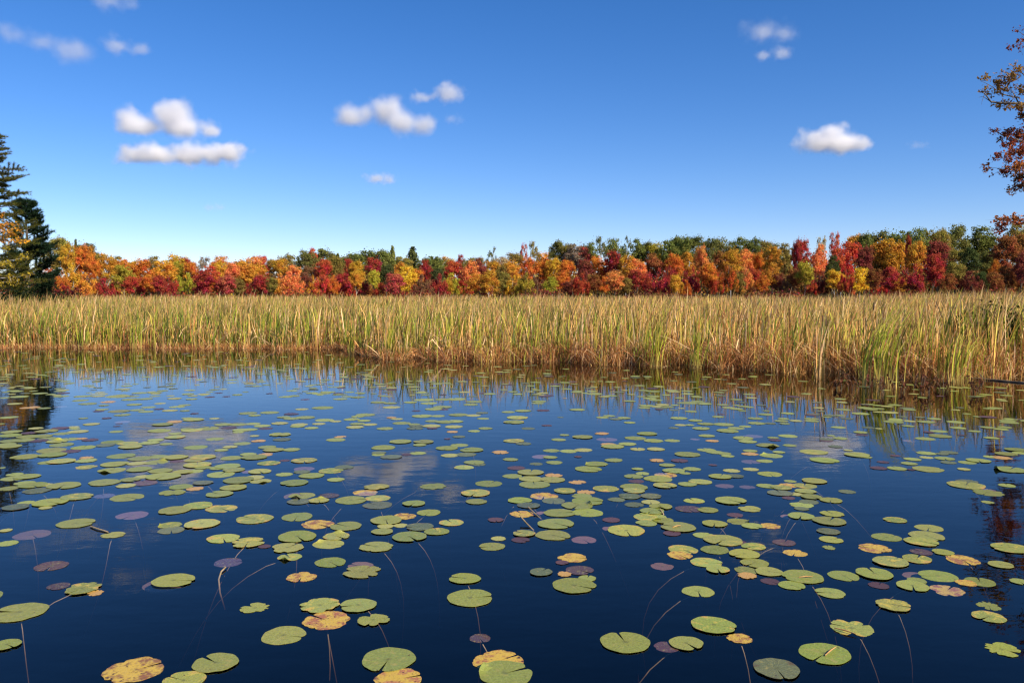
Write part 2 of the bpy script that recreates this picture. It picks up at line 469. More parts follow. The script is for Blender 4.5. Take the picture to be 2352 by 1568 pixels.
BACK = R1([(375,205,150,"olive"),(500,228,26,"dk","spruce"),(568,230,112,"grn"),(770,325,90,"olive"),(640,318,90,"olive"),(890,350,100,"gold"),(1020,325,90,"olive"),(1170,320,140,"gold"),(1220,338,70,"crim"),(1335,335,110,"gry","airy"),(1470,325,110,"goldor"),(1560,352,110,"or"),(1655,330,130,"peach"),(1725,328,80,"red"),(1800,350,90,"olive"),(1890,320,120,"olive"),(2020,290,110,"grn"),(2060,272,70,"red"),(2130,268,150,"grn"),(2235,318,60,"grn","spruce")]) + \
 R2([(60,325,40,"grn","spruce"),(160,300,150,"grn"),(255,278,190,"grn"),(370,290,130,"grn"),(440,268,52,"grn","spruce"),(572,276,110,"dk","spruce"),(415,318,70,"peach"),(500,320,100,"olive"),(690,318,110,"grn"),(702,335,44,"dk","spruce"),(760,340,90,"grn"),(805,330,90,"gold"),(885,316,56,"crim"),(955,338,90,"olive"),(1020,335,80,"olive"),(1095,283,82,"grn","airy"),(1150,330,100,"pale"),(1245,305,110,"olive"),(1306,252,62,"pink","airy"),(1382,238,86,"olive","airy"),(1460,302,150,"goldor"),(1530,228,104,"grn"),(1600,250,90,"olive"),(1650,235,110,"gry"),(1700,265,80,"pink"),(1745,238,90,"grn"),(1826,207,92,"grn","airy"),(1910,210,104,"grn"),(1990,218,84,"grn","airy"),(2062,212,84,"grn"),(2135,233,90,"grn"),(2190,243,110,"yg"),(2262,222,110,"grn"),(2332,208,100,"grn")]) + \
 R3([(55,207,110,"grn"),(110,205,80,"grn"),(180,198,130,"grn"),(270,198,90,"grn"),(345,212,100,"grn"),(430,228,90,"grn"),(500,203,105,"grn"),(562,213,92,"grn"),(632,226,92,"olive"),(690,245,90,"grn"),(760,242,100,"olive"),(1010,208,84,"pale","airy"),(1100,178,90,"red","airy"),(1245,188,120,"goldor"),(1310,178,92,"grn"),(1400,164,124,"grn"),(1538,148,134,"grn"),(1672,142,112,"grn"),(1745,140,90,"olive"),(1820,150,90,"olive"),(1895,131,134,"grn"),(2050,134,164,"grn"),(2120,200,120,"grn"),(2290,110,130,"olive"),(2380,150,160,"grn"),(2520,130,200,"grn"),(2700,140,220,"olive")])
MID = R1([(440,250,110,"gold"),(545,258,150,"or"),(610,300,90,"or"),(700,310,130,"gold"),(800,350,120,"or"),(930,350,150,"or"),(1090,345,150,"gold"),(1175,350,100,"yg"),(1270,365,110,"or"),(1380,390,140,"red"),(1450,365,100,"gold"),(1540,375,100,"peach"),(1620,350,160,"goldor"),(1700,380,120,"gold"),(1860,345,130,"gold"),(1950,390,120,"peach"),(2040,380,90,"br"),(2140,345,110,"red"),(2230,350,110,"olive"),(2310,345,90,"crim")]) + \
 R2([(60,330,120,"olive"),(210,360,110,"gold"),(312,325,100,"crim"),(400,380,110,"dk"),(490,370,110,"goldor"),(600,400,90,"or"),(662,348,76,"crim"),(740,400,90,"dk"),(840,360,120,"red"),(900,400,90,"crim"),(955,358,130,"peach"),(1015,340,90,"mar"),(1100,358,130,"gold"),(1170,380,90,"olive"),(1230,360,110,"goldor"),(1330,335,100,"or"),(1420,360,110,"or"),(1500,338,110,"gold"),(1590,350,110,"or"),(1710,350,110,"mar"),(1800,330,120,"or"),(1900,298,110,"crim"),(1985,310,110,"gold"),(2060,345,120,"peach"),(2170,310,140,"rust"),(2290,340,110,"or")]) + \
 R3([(40,310,110,"or"),(130,300,100,"gold"),(220,260,90,"peach"),(340,280,100,"rust"),(415,285,150,"gold"),(520,282,110,"peach"),(600,300,90,"or"),(690,268,120,"gold"),(770,315,110,"olive"),(850,218,60,"crim"),(885,222,110,"crim"),(1000,250,110,"peach"),(1120,270,110,"red"),(1200,238,150,"red"),(1085,320,110,"dk"),(1300,270,120,"mar"),(1400,260,110,"olive"),(1460,198,210,"gold"),(1560,240,100,"gold"),(1640,230,120,"goldor"),(1590,198,46,"crim"),(1790,228,190,"mar"),(1900,280,120,"olive"),(1985,260,130,"dk"),(2110,300,120,"grn"),(2240,198,170,"rust"),(2340,190,140,"rust"),(2480,220,180,"rust"),(2640,260,180,"mar")])
FRONT = R1([(170,430,120,"rust"),(250,420,110,"mar"),(330,405,110,"red"),(410,470,100,"crim"),(400,400,100,"or"),(480,372,130,"gold"),(570,420,130,"goldor"),(640,470,90,"br"),(700,450,120,"crim"),(760,480,70,"gold"),(815,388,140,"yg"),(865,460,100,"red"),(930,470,90,"crim"),(990,440,110,"or"),(1045,455,90,"crim"),(1105,438,90,"crim"),(1170,470,90,"red"),(1240,420,110,"yg"),(1345,418,150,"crim"),(1430,460,90,"or"),(1490,450,120,"pink"),(1570,470,100,"olive"),(1640,490,90,"crim"),(1730,440,120,"crim"),(1800,470,90,"olive"),(1860,420,110,"goldor"),(1930,400,130,"peach"),(2030,455,90,"mar"),(2080,440,80,"gold"),(2132,430,100,"red"),(2200,470,80,"or"),(2270,440,100,"crim"),(2330,470,90,"red")]) + \
 R2([(40,440,100,"or"),(90,440,110,"crim"),(165,460,100,"pink"),(240,490,100,"crim"),(320,408,80,"yg"),(200,420,80,"gold"),(345,500,90,"red"),(450,440,130,"pink"),(525,393,150,"yel"),(490,490,100,"red"),(640,430,110,"br"),(600,510,80,"red"),(745,425,120,"crim"),(720,490,100,"rust"),(845,418,120,"yg"),(800,480,90,"gold"),(930,430,90,"red"),(985,440,110,"goldor"),(1075,420,140,"gold"),(1060,490,90,"mar"),(1180,430,90,"olive"),(1235,440,120,"yel"),(1320,420,110,"yg"),(1400,450,110,"br"),(1485,460,95,"yg"),(1450,500,80,"mar"),(1560,430,100,"or"),(1620,480,100,"mar"),(1690,420,110,"red"),(1770,440,100,"rust"),(1840,460,90,"or"),(1910,425,120,"peach"),(1990,470,80,"olive"),(2045,420,90,"crim"),(2110,440,90,"red"),(2185,390,140,"crim"),(2160,495,70,"red"),(2258,385,70,"crim"),(2310,450,80,"gold")]) + \
 R3([(20,370,90,"crim"),(60,430,80,"gold"),(155,388,110,"crim"),(110,470,80,"or"),(260,370,130,"or"),(320,420,90,"red"),(395,370,110,"or"),(460,440,90,"olive"),(510,380,95,"peach"),(570,410,90,"red"),(620,450,90,"or"),(685,370,120,"goldor"),(720,430,90,"mar"),(790,450,90,"br"),(840,400,100,"rust"),(905,365,110,"yg"),(950,460,80,"red"),(1005,410,110,"mar"),(1100,420,110,"yel"),(1140,440,90,"gold"),(1182,380,84,"red"),(1265,405,140,"yel"),(1210,480,90,"peach"),(1360,400,100,"rust"),(1400,470,100,"red"),(1460,400,130,"crim"),(1530,455,110,"gold"),(1620,365,140,"crim"),(1660,450,80,"or"),(1600,490,90,"rust"),(1755,310,130,"crim"),(1780,400,110,"red"),(1850,440,100,"rust"),(1900,358,110,"olive"),(1960,420,100,"mar"),(2010,405,110,"mar"),(2080,430,100,"dk"),(2160,350,76,"or"),(2160,430,110,"rust"),(2240,390,110,"rust"),(2320,400,120,"rust"),(2340,300,100,"mar"),(2450,380,160,"rust"),(2590,400,160,"mar")])
rt = random.Random(5)
ROWS = [("back", BACK, 190, "back row"), ("mid", MID, 164, "middle row"), ("front", FRONT, 140, "front row")]
used_labels = set()
def uniq(lab_fn):
    for dec in (0, 1, 2):
        s = lab_fn(dec)
        if s not in used_labels:
            used_labels.add(s); return s
    used_labels.add(s); return s
ntree = 0
for rn, lst, Y0, words in ROWS:
    for (u, v, wu, c, *shape) in lst:
        shape = shape[0] if shape else ("bush" if rn == "front" and rt.random() < 0.35 else "round")
        Y = Y0 + rt.uniform(-8, 8)
        top = at_depth(u, v, Y)
        gz = float(4.5 + 3.0 * smooth(-0.15, 0.35, top.x / Y)) * float(smooth(150, 260, Y)) + 0.03
        H = top.z - gz
        W = wu / F * Y * 1.28
        if shape == "bush": W *= 1.1
        if rn == "back" and shape == "round": W *= 1.3
        colr, cw = PAL[c]
        nm = {"spruce": "spruce_tree", "bush": "maple_tree"}.get(shape, "maple_tree" if c in ("red", "crim", "or", "peach", "pink", "mar", "goldor") else "birch_tree" if c in ("gold", "yel", "yg", "pale", "gry") else "oak_tree")
        e = empty(nm, (top.x, Y, gz))
        W = max(W, 1.6)
        if shape in ("round", "bush"):
            cz = 0.0
            # crowns are as tall as they are wide or taller; the rest below is trunk and lower boughs
            ch = min(H, max(W * 1.05, H * 0.66)); cz = H - ch
        elif shape == "airy":
            ch = H; cz = 0
        else:
            ch = H * 0.93; cz = H * 0.05; W = max(W * 2.0, 3.0)
        cm = rt.choice(CROWNS[shape])
        co = link("crown", cm, parent=e, loc=(0, 0, cz))
        co.scale = (W, W, ch * 1.10)
        co.rotation_euler = (0, 0, rt.uniform(0, 6.28))
        k = rt.uniform(0.85, 1.15)
        co.color = (min(1, colr[0] * k), colr[1] * k * rt.uniform(0.9, 1.12), colr[2] * k, 1)
        pale = c in ("gold", "yel", "pale", "gry") or (rn == "back" and rt.random() < 0.4) or shape == "airy"
        tm = (TRUNKS_PALE if pale else TRUNKS)[3 if shape == "airy" else rt.randint(0, 2)]
        to = link("trunk", tm, parent=e)
        to.scale = (W * 1.1 if shape == "airy" else W * 0.9, W * 1.1 if shape == "airy" else W * 0.9, H * 0.97)
        kindw = {"spruce": "narrow pointed conifer", "airy": "sparse open-crowned tree"}.get(shape, "leafy tree")
        hw = "tall" if 676 - v > 95 else "low" if 676 - v < 55 else "mid-height"
        px = u / 23.52
        lab = uniq(lambda d: f"{hw} {cw} {kindw} in the {words}, {px:.{d}f} percent across the photo")
        tag(e, lab, {"maple_tree": "maple tree", "birch_tree": "birch tree", "oak_tree": "oak tree", "spruce_tree": "spruce tree"}[nm], "autumn trees along the far side of the marsh")
        ntree += 1

# low scrub along the foot of the tree line, uncountable
rng = np.random.default_rng(77)
nP = 2600
X = rng.uniform(-115, 120, nP); Yc = rng.uniform(120, 134, nP); hh = rng.uniform(0.8, 3.4, nP) * (0.7 + 0.3 * np.sin(X * 0.35))
cols = np.array([(0.16, 0.03, 0.03), (0.15, 0.07, 0.03), (0.30, 0.10, 0.03), (0.26, 0.03, 0.035), (0.14, 0.12, 0.03), (0.22, 0.10, 0.05)])
ci = rng.integers(0, 6, nP)
per = 38
q = rng.normal(size=(nP, per, 3)); q /= np.linalg.norm(q, axis=2, keepdims=True)
P = np.stack([X, Yc, hh * 0.5], -1)[:, None, :] + q * rng.uniform(.3, 1, (nP, per, 1)) * np.stack([hh * .55, hh * .55, hh * .5], -1)[:, None, :]
P = P.reshape(-1, 3); P[:, 2] = np.maximum(P[:, 2], 0.1)
v, f = leaf_quads(P, q.reshape(-1, 3), 0.16, rng)
cc = np.repeat(np.repeat(cols[ci], per, 0) * rng.uniform(.7, 1.3, (nP * per, 1)), 4, 0)
o = link("undergrowth", mesh_np("undergrowth", v, [f], cc), M_ATTR)
tag(o, "low rusty and maroon scrub along the foot of the far trees", "undergrowth", kind="stuff")

rng = np.random.default_rng(78)
nP = 2300
Yc = rng.uniform(166, 205, nP); X = rng.uniform(-.8, .8, nP) * Yc
hh = (5.4 + 2.8 * smooth(-0.15, 0.4, X / Yc)) * rng.uniform(.6, 1.1, nP)
gz_ = (4.5 + 3.0 * smooth(-0.15, 0.35, X / Yc)) * smooth(150, 260, Yc)
cols = np.array([(0.20, 0.15, 0.05), (0.34, 0.16, 0.06), (0.52, 0.24, 0.06), (0.14, 0.14, 0.04), (0.38, 0.10, 0.06), (0.48, 0.32, 0.07)])
ci = rng.integers(0, 6, nP); per = 90
q = rng.normal(size=(nP, per, 3)); q /= np.linalg.norm(q, axis=2, keepdims=True)
P = np.stack([X, Yc, hh * .5 + gz_], -1)[:, None, :] + q * rng.uniform(.3, 1, (nP, per, 1)) * np.stack([hh * .35, hh * .35, hh * .5], -1)[:, None, :]
v, f = leaf_quads(P.reshape(-1, 3), q.reshape(-1, 3), 0.26, rng)
cc = np.repeat(np.repeat(cols[ci], per, 0) * rng.uniform(.7, 1.3, (nP * per, 1)), 4, 0)
o = link("understory_woods", mesh_np("understory_woods", v, [f], cc), M_ATTR)
tag(o, "brownish thicket filling the gaps between the far trees", "thicket", kind="stuff")

# ------------------------------------------------------------------ cattail marsh
PALR = np.array([(0.22, 0.29, 0.035), (0.42, 0.43, 0.05), (0.60, 0.46, 0.09), (0.74, 0.41, 0.14), (0.88, 0.60, 0.31), (0.44, 0.18, 0.06), (0.10, 0.14, 0.03)])
def blades(X, Y, Z, H, W, rng, lean=0.10, bend=0.25, windx=0.12, cidx=None, droop=0.15, tscale=None, tipcol=None):
    n = len(X)
    yaw = rng.uniform(0, math.pi, n)
    wx, wy = np.cos(yaw) * W * 0.5, np.sin(yaw) * W * 0.5
    la = rng.uniform(0, 2 * math.pi, n); lm = np.abs(rng.normal(0, lean, n)) * H
    bx = rng.normal(windx, bend, n) * H * 0.6; by = rng.normal(0, bend, n) * H * 0.5
    dr = np.abs(rng.normal(0, droop, n)) * H
    ts = np.array([0.0, 0.35, 0.68, 0.88, 1.0]); ww = np.array([0.8, 1.0, 0.85, 0.5, 0.06])
    V = np.zeros((n, 5, 2, 3), dtype=np.float32)
    for i, t in enumerate(ts):
        px = X + np.cos(la) * lm * t + bx * t ** 3
        py = Y + np.sin(la) * lm * t + by * t ** 3
        pz = Z + H * t - dr * t ** 5
        for j, s in enumerate((-1, 1)):
            V[:, i, j, 0] = px + s * wx * ww[i]; V[:, i, j, 1] = py + s * wy * ww[i]; V[:, i, j, 2] = pz
    base = (np.arange(n) * 10)[:, None]
    fs = [base + np.array([2 * i, 2 * i + 1, 2 * i + 3, 2 * i + 2])[None, :] for i in range(4)]
    Fc = np.stack(fs, 1).reshape(-1, 4)
    c0 = PALR[cidx] * rng.uniform(0.4, 1.4, (n, 1))
    C = np.zeros((n, 5, 2, 3), dtype=np.float32)
    for i, t in enumerate(ts):
        cb = lerp(np.array([0.66, 0.42, 0.16]), c0, min(1, 0.25 + t * 2.2))   # pale dead sheaths at the foot
        if i >= 3:
            tip = (rng.random((n, 1)) < 0.6)
            cb = np.where(tip, lerp(cb, np.array([0.62, 0.38, 0.16]), 0.6), cb)
        C[:, i, :, :] = cb[:, None, :]
    return V.reshape(-1, 3), Fc, C.reshape(-1, 3)

def reed_points(n, s0, s1, rng, pw=1.0, spread=0.70, pad=5):
    s = s0 + (s1 - s0) * rng.random(n) ** pw
    Ymid = 26 + s
    a = rng.uniform(-1, 1, n)
    X = a * (Ymid * spread + pad)
    return X, bank_y(X) + s, s

def height(X, s, rng, n):
    u = X / np.maximum(20, bank_y(X) + s)
    # low and loose at the water's edge, full height further back
    edge = 0.64 + 0.36 * smooth(-0.25, -0.5, u) + 0.28 * smooth(0.30, 0.45, u)
    full = 1.98 + 0.22 * smooth(0.36, 0.52, u)
    tall = edge + (full - edge) * np.clip(s / 13.0, 0, 1) ** 0.8 + 0.05 * np.sin(X * 0.8) + 0.06 * np.sin(X * 2.3 + s)
    h = tall * rng.uniform(0.70, 1.08, n)
    lone = rng.random(n) < 0.17
    return np.where(lone, np.maximum(h, rng.uniform(1.15, 1.9, n) + 0.2 * smooth(0.36, 0.52, u)), h)

rngb = np.random.default_rng(3)
parts = []
off = 0
Vs, Fs, Cs = [], [], []
def put(V, Fc, C):
    global off
    Vs.append(V); Fs.append(Fc + off); Cs.append(C); off += len(V)
def clumpfield(X, Y):
    return 0.5 + 0.25 * np.sin(X * 1.9 + 0.7 * np.sin(Y * 1.3)) + 0.25 * np.sin(X * 4.7 + 2 * np.sin(Y * 0.9) + 1)
def pick(X, Y, s, rng):
    n = len(X)
    g = clumpfield(X, Y)
    u = X / np.maximum(Y, 1)
    pg = np.clip(0.66 - 0.24 * smooth(-0.35, 0.45, u) + 0.36 * (g - 0.5) - 0.004 * s, 0.12, 0.8)
    r = rng.random(n)
    green = r < pg
    return np.where(green, np.where(rng.random(n) < smooth(0.3, -0.5, u) * .35, 6, rng.choice([0, 0, 1, 1, 2, 6], n)), rng.choice([2, 3, 3, 3, 4, 5], n))
for (n_, s0, s1, pw, wd) in ((15000, -0.1, 2.4, 0.9, 0.027), (42000, 1.5, 14, 1.0, 0.033), (26000, 14, 40, 1.0, 0.042), (22000, 40, 98, 1.0, 0.060)):
    X, Y, s = reed_points(n_, s0, s1, rngb, pw)
    keep = ~((X > 12.3) & (X < 18) & (s < 5.5) & (rngb.random(n_) < 0.62))
    X, Y, s = X[keep], Y[keep], s[keep]; n_ = len(X)
    # tufts: pull blades towards clump centres near the front
    if s1 <= 14:
        X = X + 0.10 * np.sin(X * 9 + 3 * np.sin(Y * 5)); Y = Y + 0.08 * np.sin(Y * 11 + X * 3)
    H = height(X, s, rngb, n_)
    V, Fc, C = blades(X, Y, np.full(n_, -0.02), H, np.full(n_, wd) * rngb.uniform(.6, 1.3, n_), rngb, lean=0.09, bend=0.19, windx=0.08, cidx=pick(X, Y, s, rngb), droop=0.12)
    put(V, Fc, C)
# floating dead stalks and scraps in front of the bank
X, Y, s = reed_points(420, -1.6, 0.1, rngb, 0.45)
V, Fc, C = blades(X, Y, np.full(420, 0.004), rngb.uniform(.02, .06, 420), np.full(420, 0.018), rngb, lean=9, bend=2.0, windx=0, cidx=rngb.choice([3, 4, 5], 420), droop=0.1)
put(V, Fc, C)
# stems that stand in the water ahead of the bank
X, Y, s = reed_points(1100, -0.9, 0.1, rngb, 0.5)
V, Fc, C = blades(X, Y, np.full(1100, -0.05), height(X, s, rngb, 1100) * rngb.uniform(.4, 1, 1100), np.full(1100, 0.014), rngb, lean=0.14, bend=0.2, cidx=pick(X, Y, s, rngb))
put(V, Fc, C)
# broken, leaning dead stalks
X, Y, s = reed_points(3800, 0.0, 2.6, rngb, 1.0)
V, Fc, C = blades(X, Y, np.full(3800, 0.0), rngb.uniform(.3, 1.15, 3800), np.full(3800, 0.026), rngb, lean=0.75, bend=0.4, windx=0, cidx=rngb.choice([3, 4, 4, 5], 3800), droop=0.35)
put(V, Fc, C)
# bleached tops catching the light, standing proud of the rest
X, Y, s = reed_points(2600, 1.0, 24, rngb, 1.0)
V, Fc, C = blades(X, Y, np.zeros(2600), height(X, s, rngb, 2600) * rngb.uniform(1.0, 1.22, 2600), np.full(2600, 0.032), rngb, lean=0.05, bend=0.10, windx=0.10, cidx=rngb.choice([3, 4, 4], 2600))
put(V, Fc, C)
# tall stand in front of the shrub on the right
X = rngb.uniform(11.6, 17, 650); s = rngb.uniform(0, 3.6, 650); Y = bank_y(X) + s
V, Fc, C = blades(X, Y, np.zeros(650), rngb.uniform(1.5, 2.35, 650), np.full(650, 0.03), rngb, lean=0.12, bend=0.2, windx=0.15, cidx=rngb.choice([0, 1, 2, 3, 4], 650), droop=.12)
put(V, Fc, C)
o = link("reeds", mesh_np("reeds", np.concatenate(Vs), [np.concatenate(Fs)], np.concatenate(Cs)), M_ATTR)
tag(o, "dense bed of green and straw-coloured cattail leaves across the marsh", "cattails", kind="stuff")

# dead rust-coloured thatch along the water line, deeper towards the right
n_ = 30000
X = rngb.uniform(-30, 32, n_); s = rngb.random(n_) ** 0.9 * lerp(0.9, 2.2, smooth(-6, 12, X)) - 0.25
Y = bank_y(X) + s
hh = rngb.uniform(0.12, 0.62, n_) * lerp(0.5, 1.75, smooth(-10, 8, X))
V, Fc, C = blades(X, Y, np.full(n_, -0.03), hh, np.full(n_, 0.016), rngb, lean=0.9, bend=0.8, windx=0, cidx=rngb.choice([3, 5], n_), droop=0.5)
cb = np.array([(0.56, 0.25, 0.09), (0.74, 0.38, 0.15), (0.36, 0.15, 0.06), (0.84, 0.56, 0.29)])[rngb.choice([0, 0, 1, 2, 2, 3], n_)]
C = np.repeat(cb * rngb.uniform(.7, 1.3, (n_, 1)), 10, 0)
o = link("dead_thatch", mesh_np("dead_thatch", V, [Fc], C), M_ATTR)
tag(o, "tangled rust-brown dead leaves along the waterline of the marsh", "thatch", kind="stuff")

# bright clumps at the very edge: things of their own
def spike_tubes(pts):
    T = Tubes()
    for (x, y, h) in pts:
        T.add([(x, y, 0), (x + .02, y, h * .6), (x + .03, y, h)], [.006, .005, .003], 5)
    return T
M_STEM = bark_mat("cattail_stalk", (0.20, 0.17, 0.05), (0.36, 0.30, 0.12), 20)
M_SPIKE = bark_mat("cattail_spike", (0.06, 0.025, 0.01), (0.13, 0.06, 0.025), 60)
CLUMPS = [  # u, v base, height m, spread m, n, curve, spikes, words
 (2008, 892, 2.05, 0.30, 40, 0.55, 1, "tall bright green cattail clump arching over to the oak side, biggest at the waterline"),
 (2045, 896, 1.75, 0.22, 26, 0.35, 0, "upright yellow-green cattail clump just beside the tall arching clump"),
 (2185, 886, 1.35, 0.20, 22, 0.25, 0, "yellow-green cattail clump before the dark shrub by the fallen stick"),
 (2216, 880, 1.25, 0.18, 18, 0.40, 0, "short fan-shaped green cattail clump nearest the dark shrub"),
 (1880, 876, 1.70, 0.14, 12, 0.10, 2, "thin straw cattail clump with two dark brown spikes"),
 (1600, 853, 1.35, 0.13, 18, 0.10, 0, "narrow bright green cattail clump, 68 percent across the photo"),
 (1508, 848, 1.45, 0.18, 26, 0.12, 0, "dense yellow-green cattail clump, 64 percent across the photo"),
 (1478, 845, 1.25, 0.14, 18, 0.08, 0, "slim lime green cattail clump, 63 percent across the photo"),
 (1290, 837, 1.40, 0.14, 20, 0.08, 0, "slim yellow-green cattail clump, 55 percent across the photo"),
 (1096, 828, 1.30, 0.12, 16, 0.06, 0, "narrow pale green cattail clump, 47 percent across the photo"),
 (900, 823, 1.30, 0.13, 18, 0.08, 0, "bright green cattail clump, 38 percent across the photo"),
 (808, 812, 1.30, 0.12, 18, 0.06, 0, "pale yellow-green cattail clump, 34 percent across the photo"),
 (726, 801, 1.55, 0.10, 12, 0.05, 0, "tall pale straw and green cattail clump, 31 percent across the photo"),
 (311, 800, 1.50, 0.16, 18, 0.08, 0, "dark green cattail clump, 13 percent across the photo"),
 (196, 800, 1.35, 0.14, 16, 0.06, 0, "yellow-green cattail clump, 8 percent across the photo"),
]
for i, (u, v, H, sp, n_, cv, nsp, lab) in enumerate(CLUMPS):
    r = np.random.default_rng(100 + i)
    pgd = ground_pt(u, v - (8 if u > 1200 else 0))
    e = empty("cattail_clump", (pgd.x, pgd.y, 0)); tag(e, lab, "cattail", "cattail clumps at the water's edge")
    X, Y = r.normal(0, sp * .6, n_), r.normal(0, sp * .6, n_)
    Hh = H * r.uniform(.65, 1.05, n_)
    V, Fc, C = blades(X, Y, np.full(n_, -0.05), Hh, np.full(n_, 0.024), r, lean=0.10, bend=0.06, windx=cv, cidx=r.choice([0, 1, 1, 2], n_) if "straw" not in lab else r.choice([3, 4, 2], n_), droop=0.04 + cv * .25)
    link("leaves", mesh_np("leaves", V, [Fc], C), M_ATTR, e)
    for k in range(max(1, nsp)):
        h = H * r.uniform(.70, .85); x, y = r.normal(0, sp * .5), r.normal(0, sp * .5)
        T = Tubes(); T.add([(x, y, -0.05), (x + .02, y, h * .6), (x + .05, y, h)], [.006, .005, .003], 5)
        st = link("stalk", T.mesh("stalk"), M_STEM, e)
        if nsp:
            T = Tubes(); T.add([(x + .05, y, h - .02), (x + .052, y, h), (x + .058, y, h + .14), (x + .06, y, h + .155)], [.003, .014, .014, .003], 8)
            link("spike", T.mesh("spike"), M_SPIKE, st)

# fallen stick lying in the water at the foot of the reeds
T = Tubes()
pts = [ground_pt(2128, 858, .05), ground_pt(2190, 865, .035), ground_pt(2260, 870, .02), ground_pt(2330, 877, .012), ground_pt(2440, 884, .012)]
T.add(pts, [.008, .013, .018, .022, .024], 7)
T.add([pts[2], pts[2] + Vector((-.25, -.1, .22))], [.015, .004], 5)
o = link("fallen_branch", T.mesh("fallen_branch"), M_BARK); tag(o, "thin dark fallen branch lying in the water under the dark shrub", "branch")

# small reddish water weeds at the foot of the big clump
r = np.random.default_rng(9)
for i, (u, v) in enumerate([(1985, 900), (2030, 905), (2075, 899), (2120, 903), (2158, 896), (1930, 893), (2250, 905)]):
    pgd = ground_pt(u, v)
    e = empty("smartweed_plant", (pgd.x, pgd.y, 0))
    T = Tubes()
    P, N = [], []
    for k in range(6):
        a = r.uniform(0, 6.28); h = r.uniform(.14, .36); x, y = r.normal(0, .10), r.normal(0, .10)
        tip = (x + math.cos(a) * h * .5, y + math.sin(a) * h * .5, h)
        T.add([(x, y, -.05), (x + math.cos(a) * h * .15, y, h * .5), tip], [.004, .003, .002], 4)
        for t in (.4, .6, .8, 1):
            P.append((x + (tip[0] - x) * t, y + (tip[1] - y) * t, h * t)); N.append((math.cos(a), math.sin(a), .6))
    link("stem", T.mesh("stem"), M_BARK, e)
    v_, f_ = leaf_quads(np.array(P), np.array(N), 0.055, r, aspect=.4)
    lo = link("leaves", mesh_np("leaves", v_, [f_]), M_LEAF, e); lo.color = (0.17, 0.075, 0.035, 1)
    tag(e, f"small dark reddish water weed at the foot of the reeds, {u/23.52:.0f} percent across the photo", "water weed", "dark weeds at the waterline")

# ------------------------------------------------------------------ pines on the left
def pine(name, label, u, Y, v_top, boughs, color, seed, tuft=0.26, up=0.0, dens=1.0, extra=40, maxlen=5.0, needle=0.030, base_len=4.5):
    r = np.random.default_rng(seed); rr = random.Random(seed)
    top = at_depth(u, v_top, Y); H = top.z
    e = empty(name, (top.x, Y, 0.03))
    tag(e, label, "pine tree")
    T = Tubes()
    pts = [(math.sin(i) * .05, math.cos(i * 1.3) * .05, H * i / 12) for i in range(13)]
    T.add(pts, [0.26 * (1 - .93 * i / 12) for i in range(13)], 9)
    link("trunk", T.mesh("trunk"), M_BARK, e)
    B = Tubes(); P, N, K = [], [], []
    todo = []
    for (bu, bv, dy) in boughs:            # tips seen in the photograph
        tip = at_depth(bu, bv, Y + dy) - Vector((top.x, Y, 0.03))
        todo.append(tip)
    for i in range(extra):
        z = H * rr.uniform(.12, .97); L = min(maxlen, base_len * (1 - z / H) ** .6 + .35) * rr.uniform(.6, 1)
        a = rr.uniform(0, 6.28)
        todo.append(Vector((math.cos(a) * L, math.sin(a) * L, z + L * (0.05 + up))))
    for tip in todo:
        L = math.hypot(tip.x, tip.y)
        root = Vector((0, 0, tip.z - L * (0.10 + up) + rr.uniform(-.15, .25) * L * .5))
        mid = root.lerp(tip, .55) - Vector((0, 0, L * rr.uniform(-.03, .12))) + Vector((rr.uniform(-.2, .2), rr.uniform(-.2, .2), 0)) * L * .4
        path = [root, root.lerp(mid, .5), mid, mid.lerp(tip, .5) - Vector((0, 0, L * .015)), tip]
        B.add(path, [.05, .04, .03, .018, .006], 5)
        subs = [path[1:]]
        side = Vector((-tip.y, tip.x, 0)).normalized() if L > .01 else Vector((1, 0, 0))
        for t in np.arange(.3, .95, .13 / dens):
            b = root.lerp(tip, t) - Vector((0, 0, L * .03))
            for sg in (-1, 1):
                l2 = L * .34 * (1.15 - t) * rr.uniform(.3, 1.4) + .2
                ep = b + (tip - root).normalized() * l2 * .7 + side * sg * l2 + Vector((0, 0, l2 * (rr.uniform(-.15, .45) + up)))
                B.add([b, ep], [.014, .005], 3); subs.append([b, ep])
        for sp in subs:
            for a_, b_ in zip(sp[:-1], sp[1:]):
                ln = (b_ - a_).length; k = max(1, int(ln / .11 * dens))
                for j in range(k):
                    p = a_.lerp(b_, (j + rr.random()) / k); d = (b_ - a_).normalized()
                    P.append(tuple(p)); K.append(tuple(d))
    link("bough", B.mesh("bough"), M_BARK, e)
    P = np.repeat(np.array(P), 11, 0); K = np.repeat(np.array(K), 11, 0); n = len(P)
    D = K * .7 + r.normal(size=(n, 3)) * .65 + np.array([0, 0, .35]); D /= np.linalg.norm(D, axis=1, keepdims=True)
    S = np.cross(D, r.normal(size=(n, 3))); S /= np.linalg.norm(S, axis=1, keepdims=True)
    ln = (tuft * r.uniform(.6, 1.1, n))[:, None]
    V = np.stack([P - S * needle * .5, P + S * needle * .5, P + D * ln], 1).reshape(-1, 3)
    o = link("needles", mesh_np("needles", V, [np.arange(n * 3).reshape(n, 3)]), M_NEEDLE, e)
    o.color = (*color, 1)
    return e
pine("white_pine", "tall pine cut by the left edge, its long level boughs reaching over the sky", -30, 62, 285,
     [(9, 314, 0), (19, 342, 1), (12, 352, -1), (55, 384, 0), (57, 404, -.6), (38, 412, .8), (70, 442, 0), (45, 448, 1.5), (30, 466, -1), (48, 484, -1), (62, 505, -2), (70, 545, -2.4), (55, 520, -3), (74, 585, -3), (72, 622, -3.2), (66, 640, -3.4), (50, 600, -3.5)],
     (0.085, 0.085, 0.016), 4, tuft=.24, extra=60, base_len=2.9)
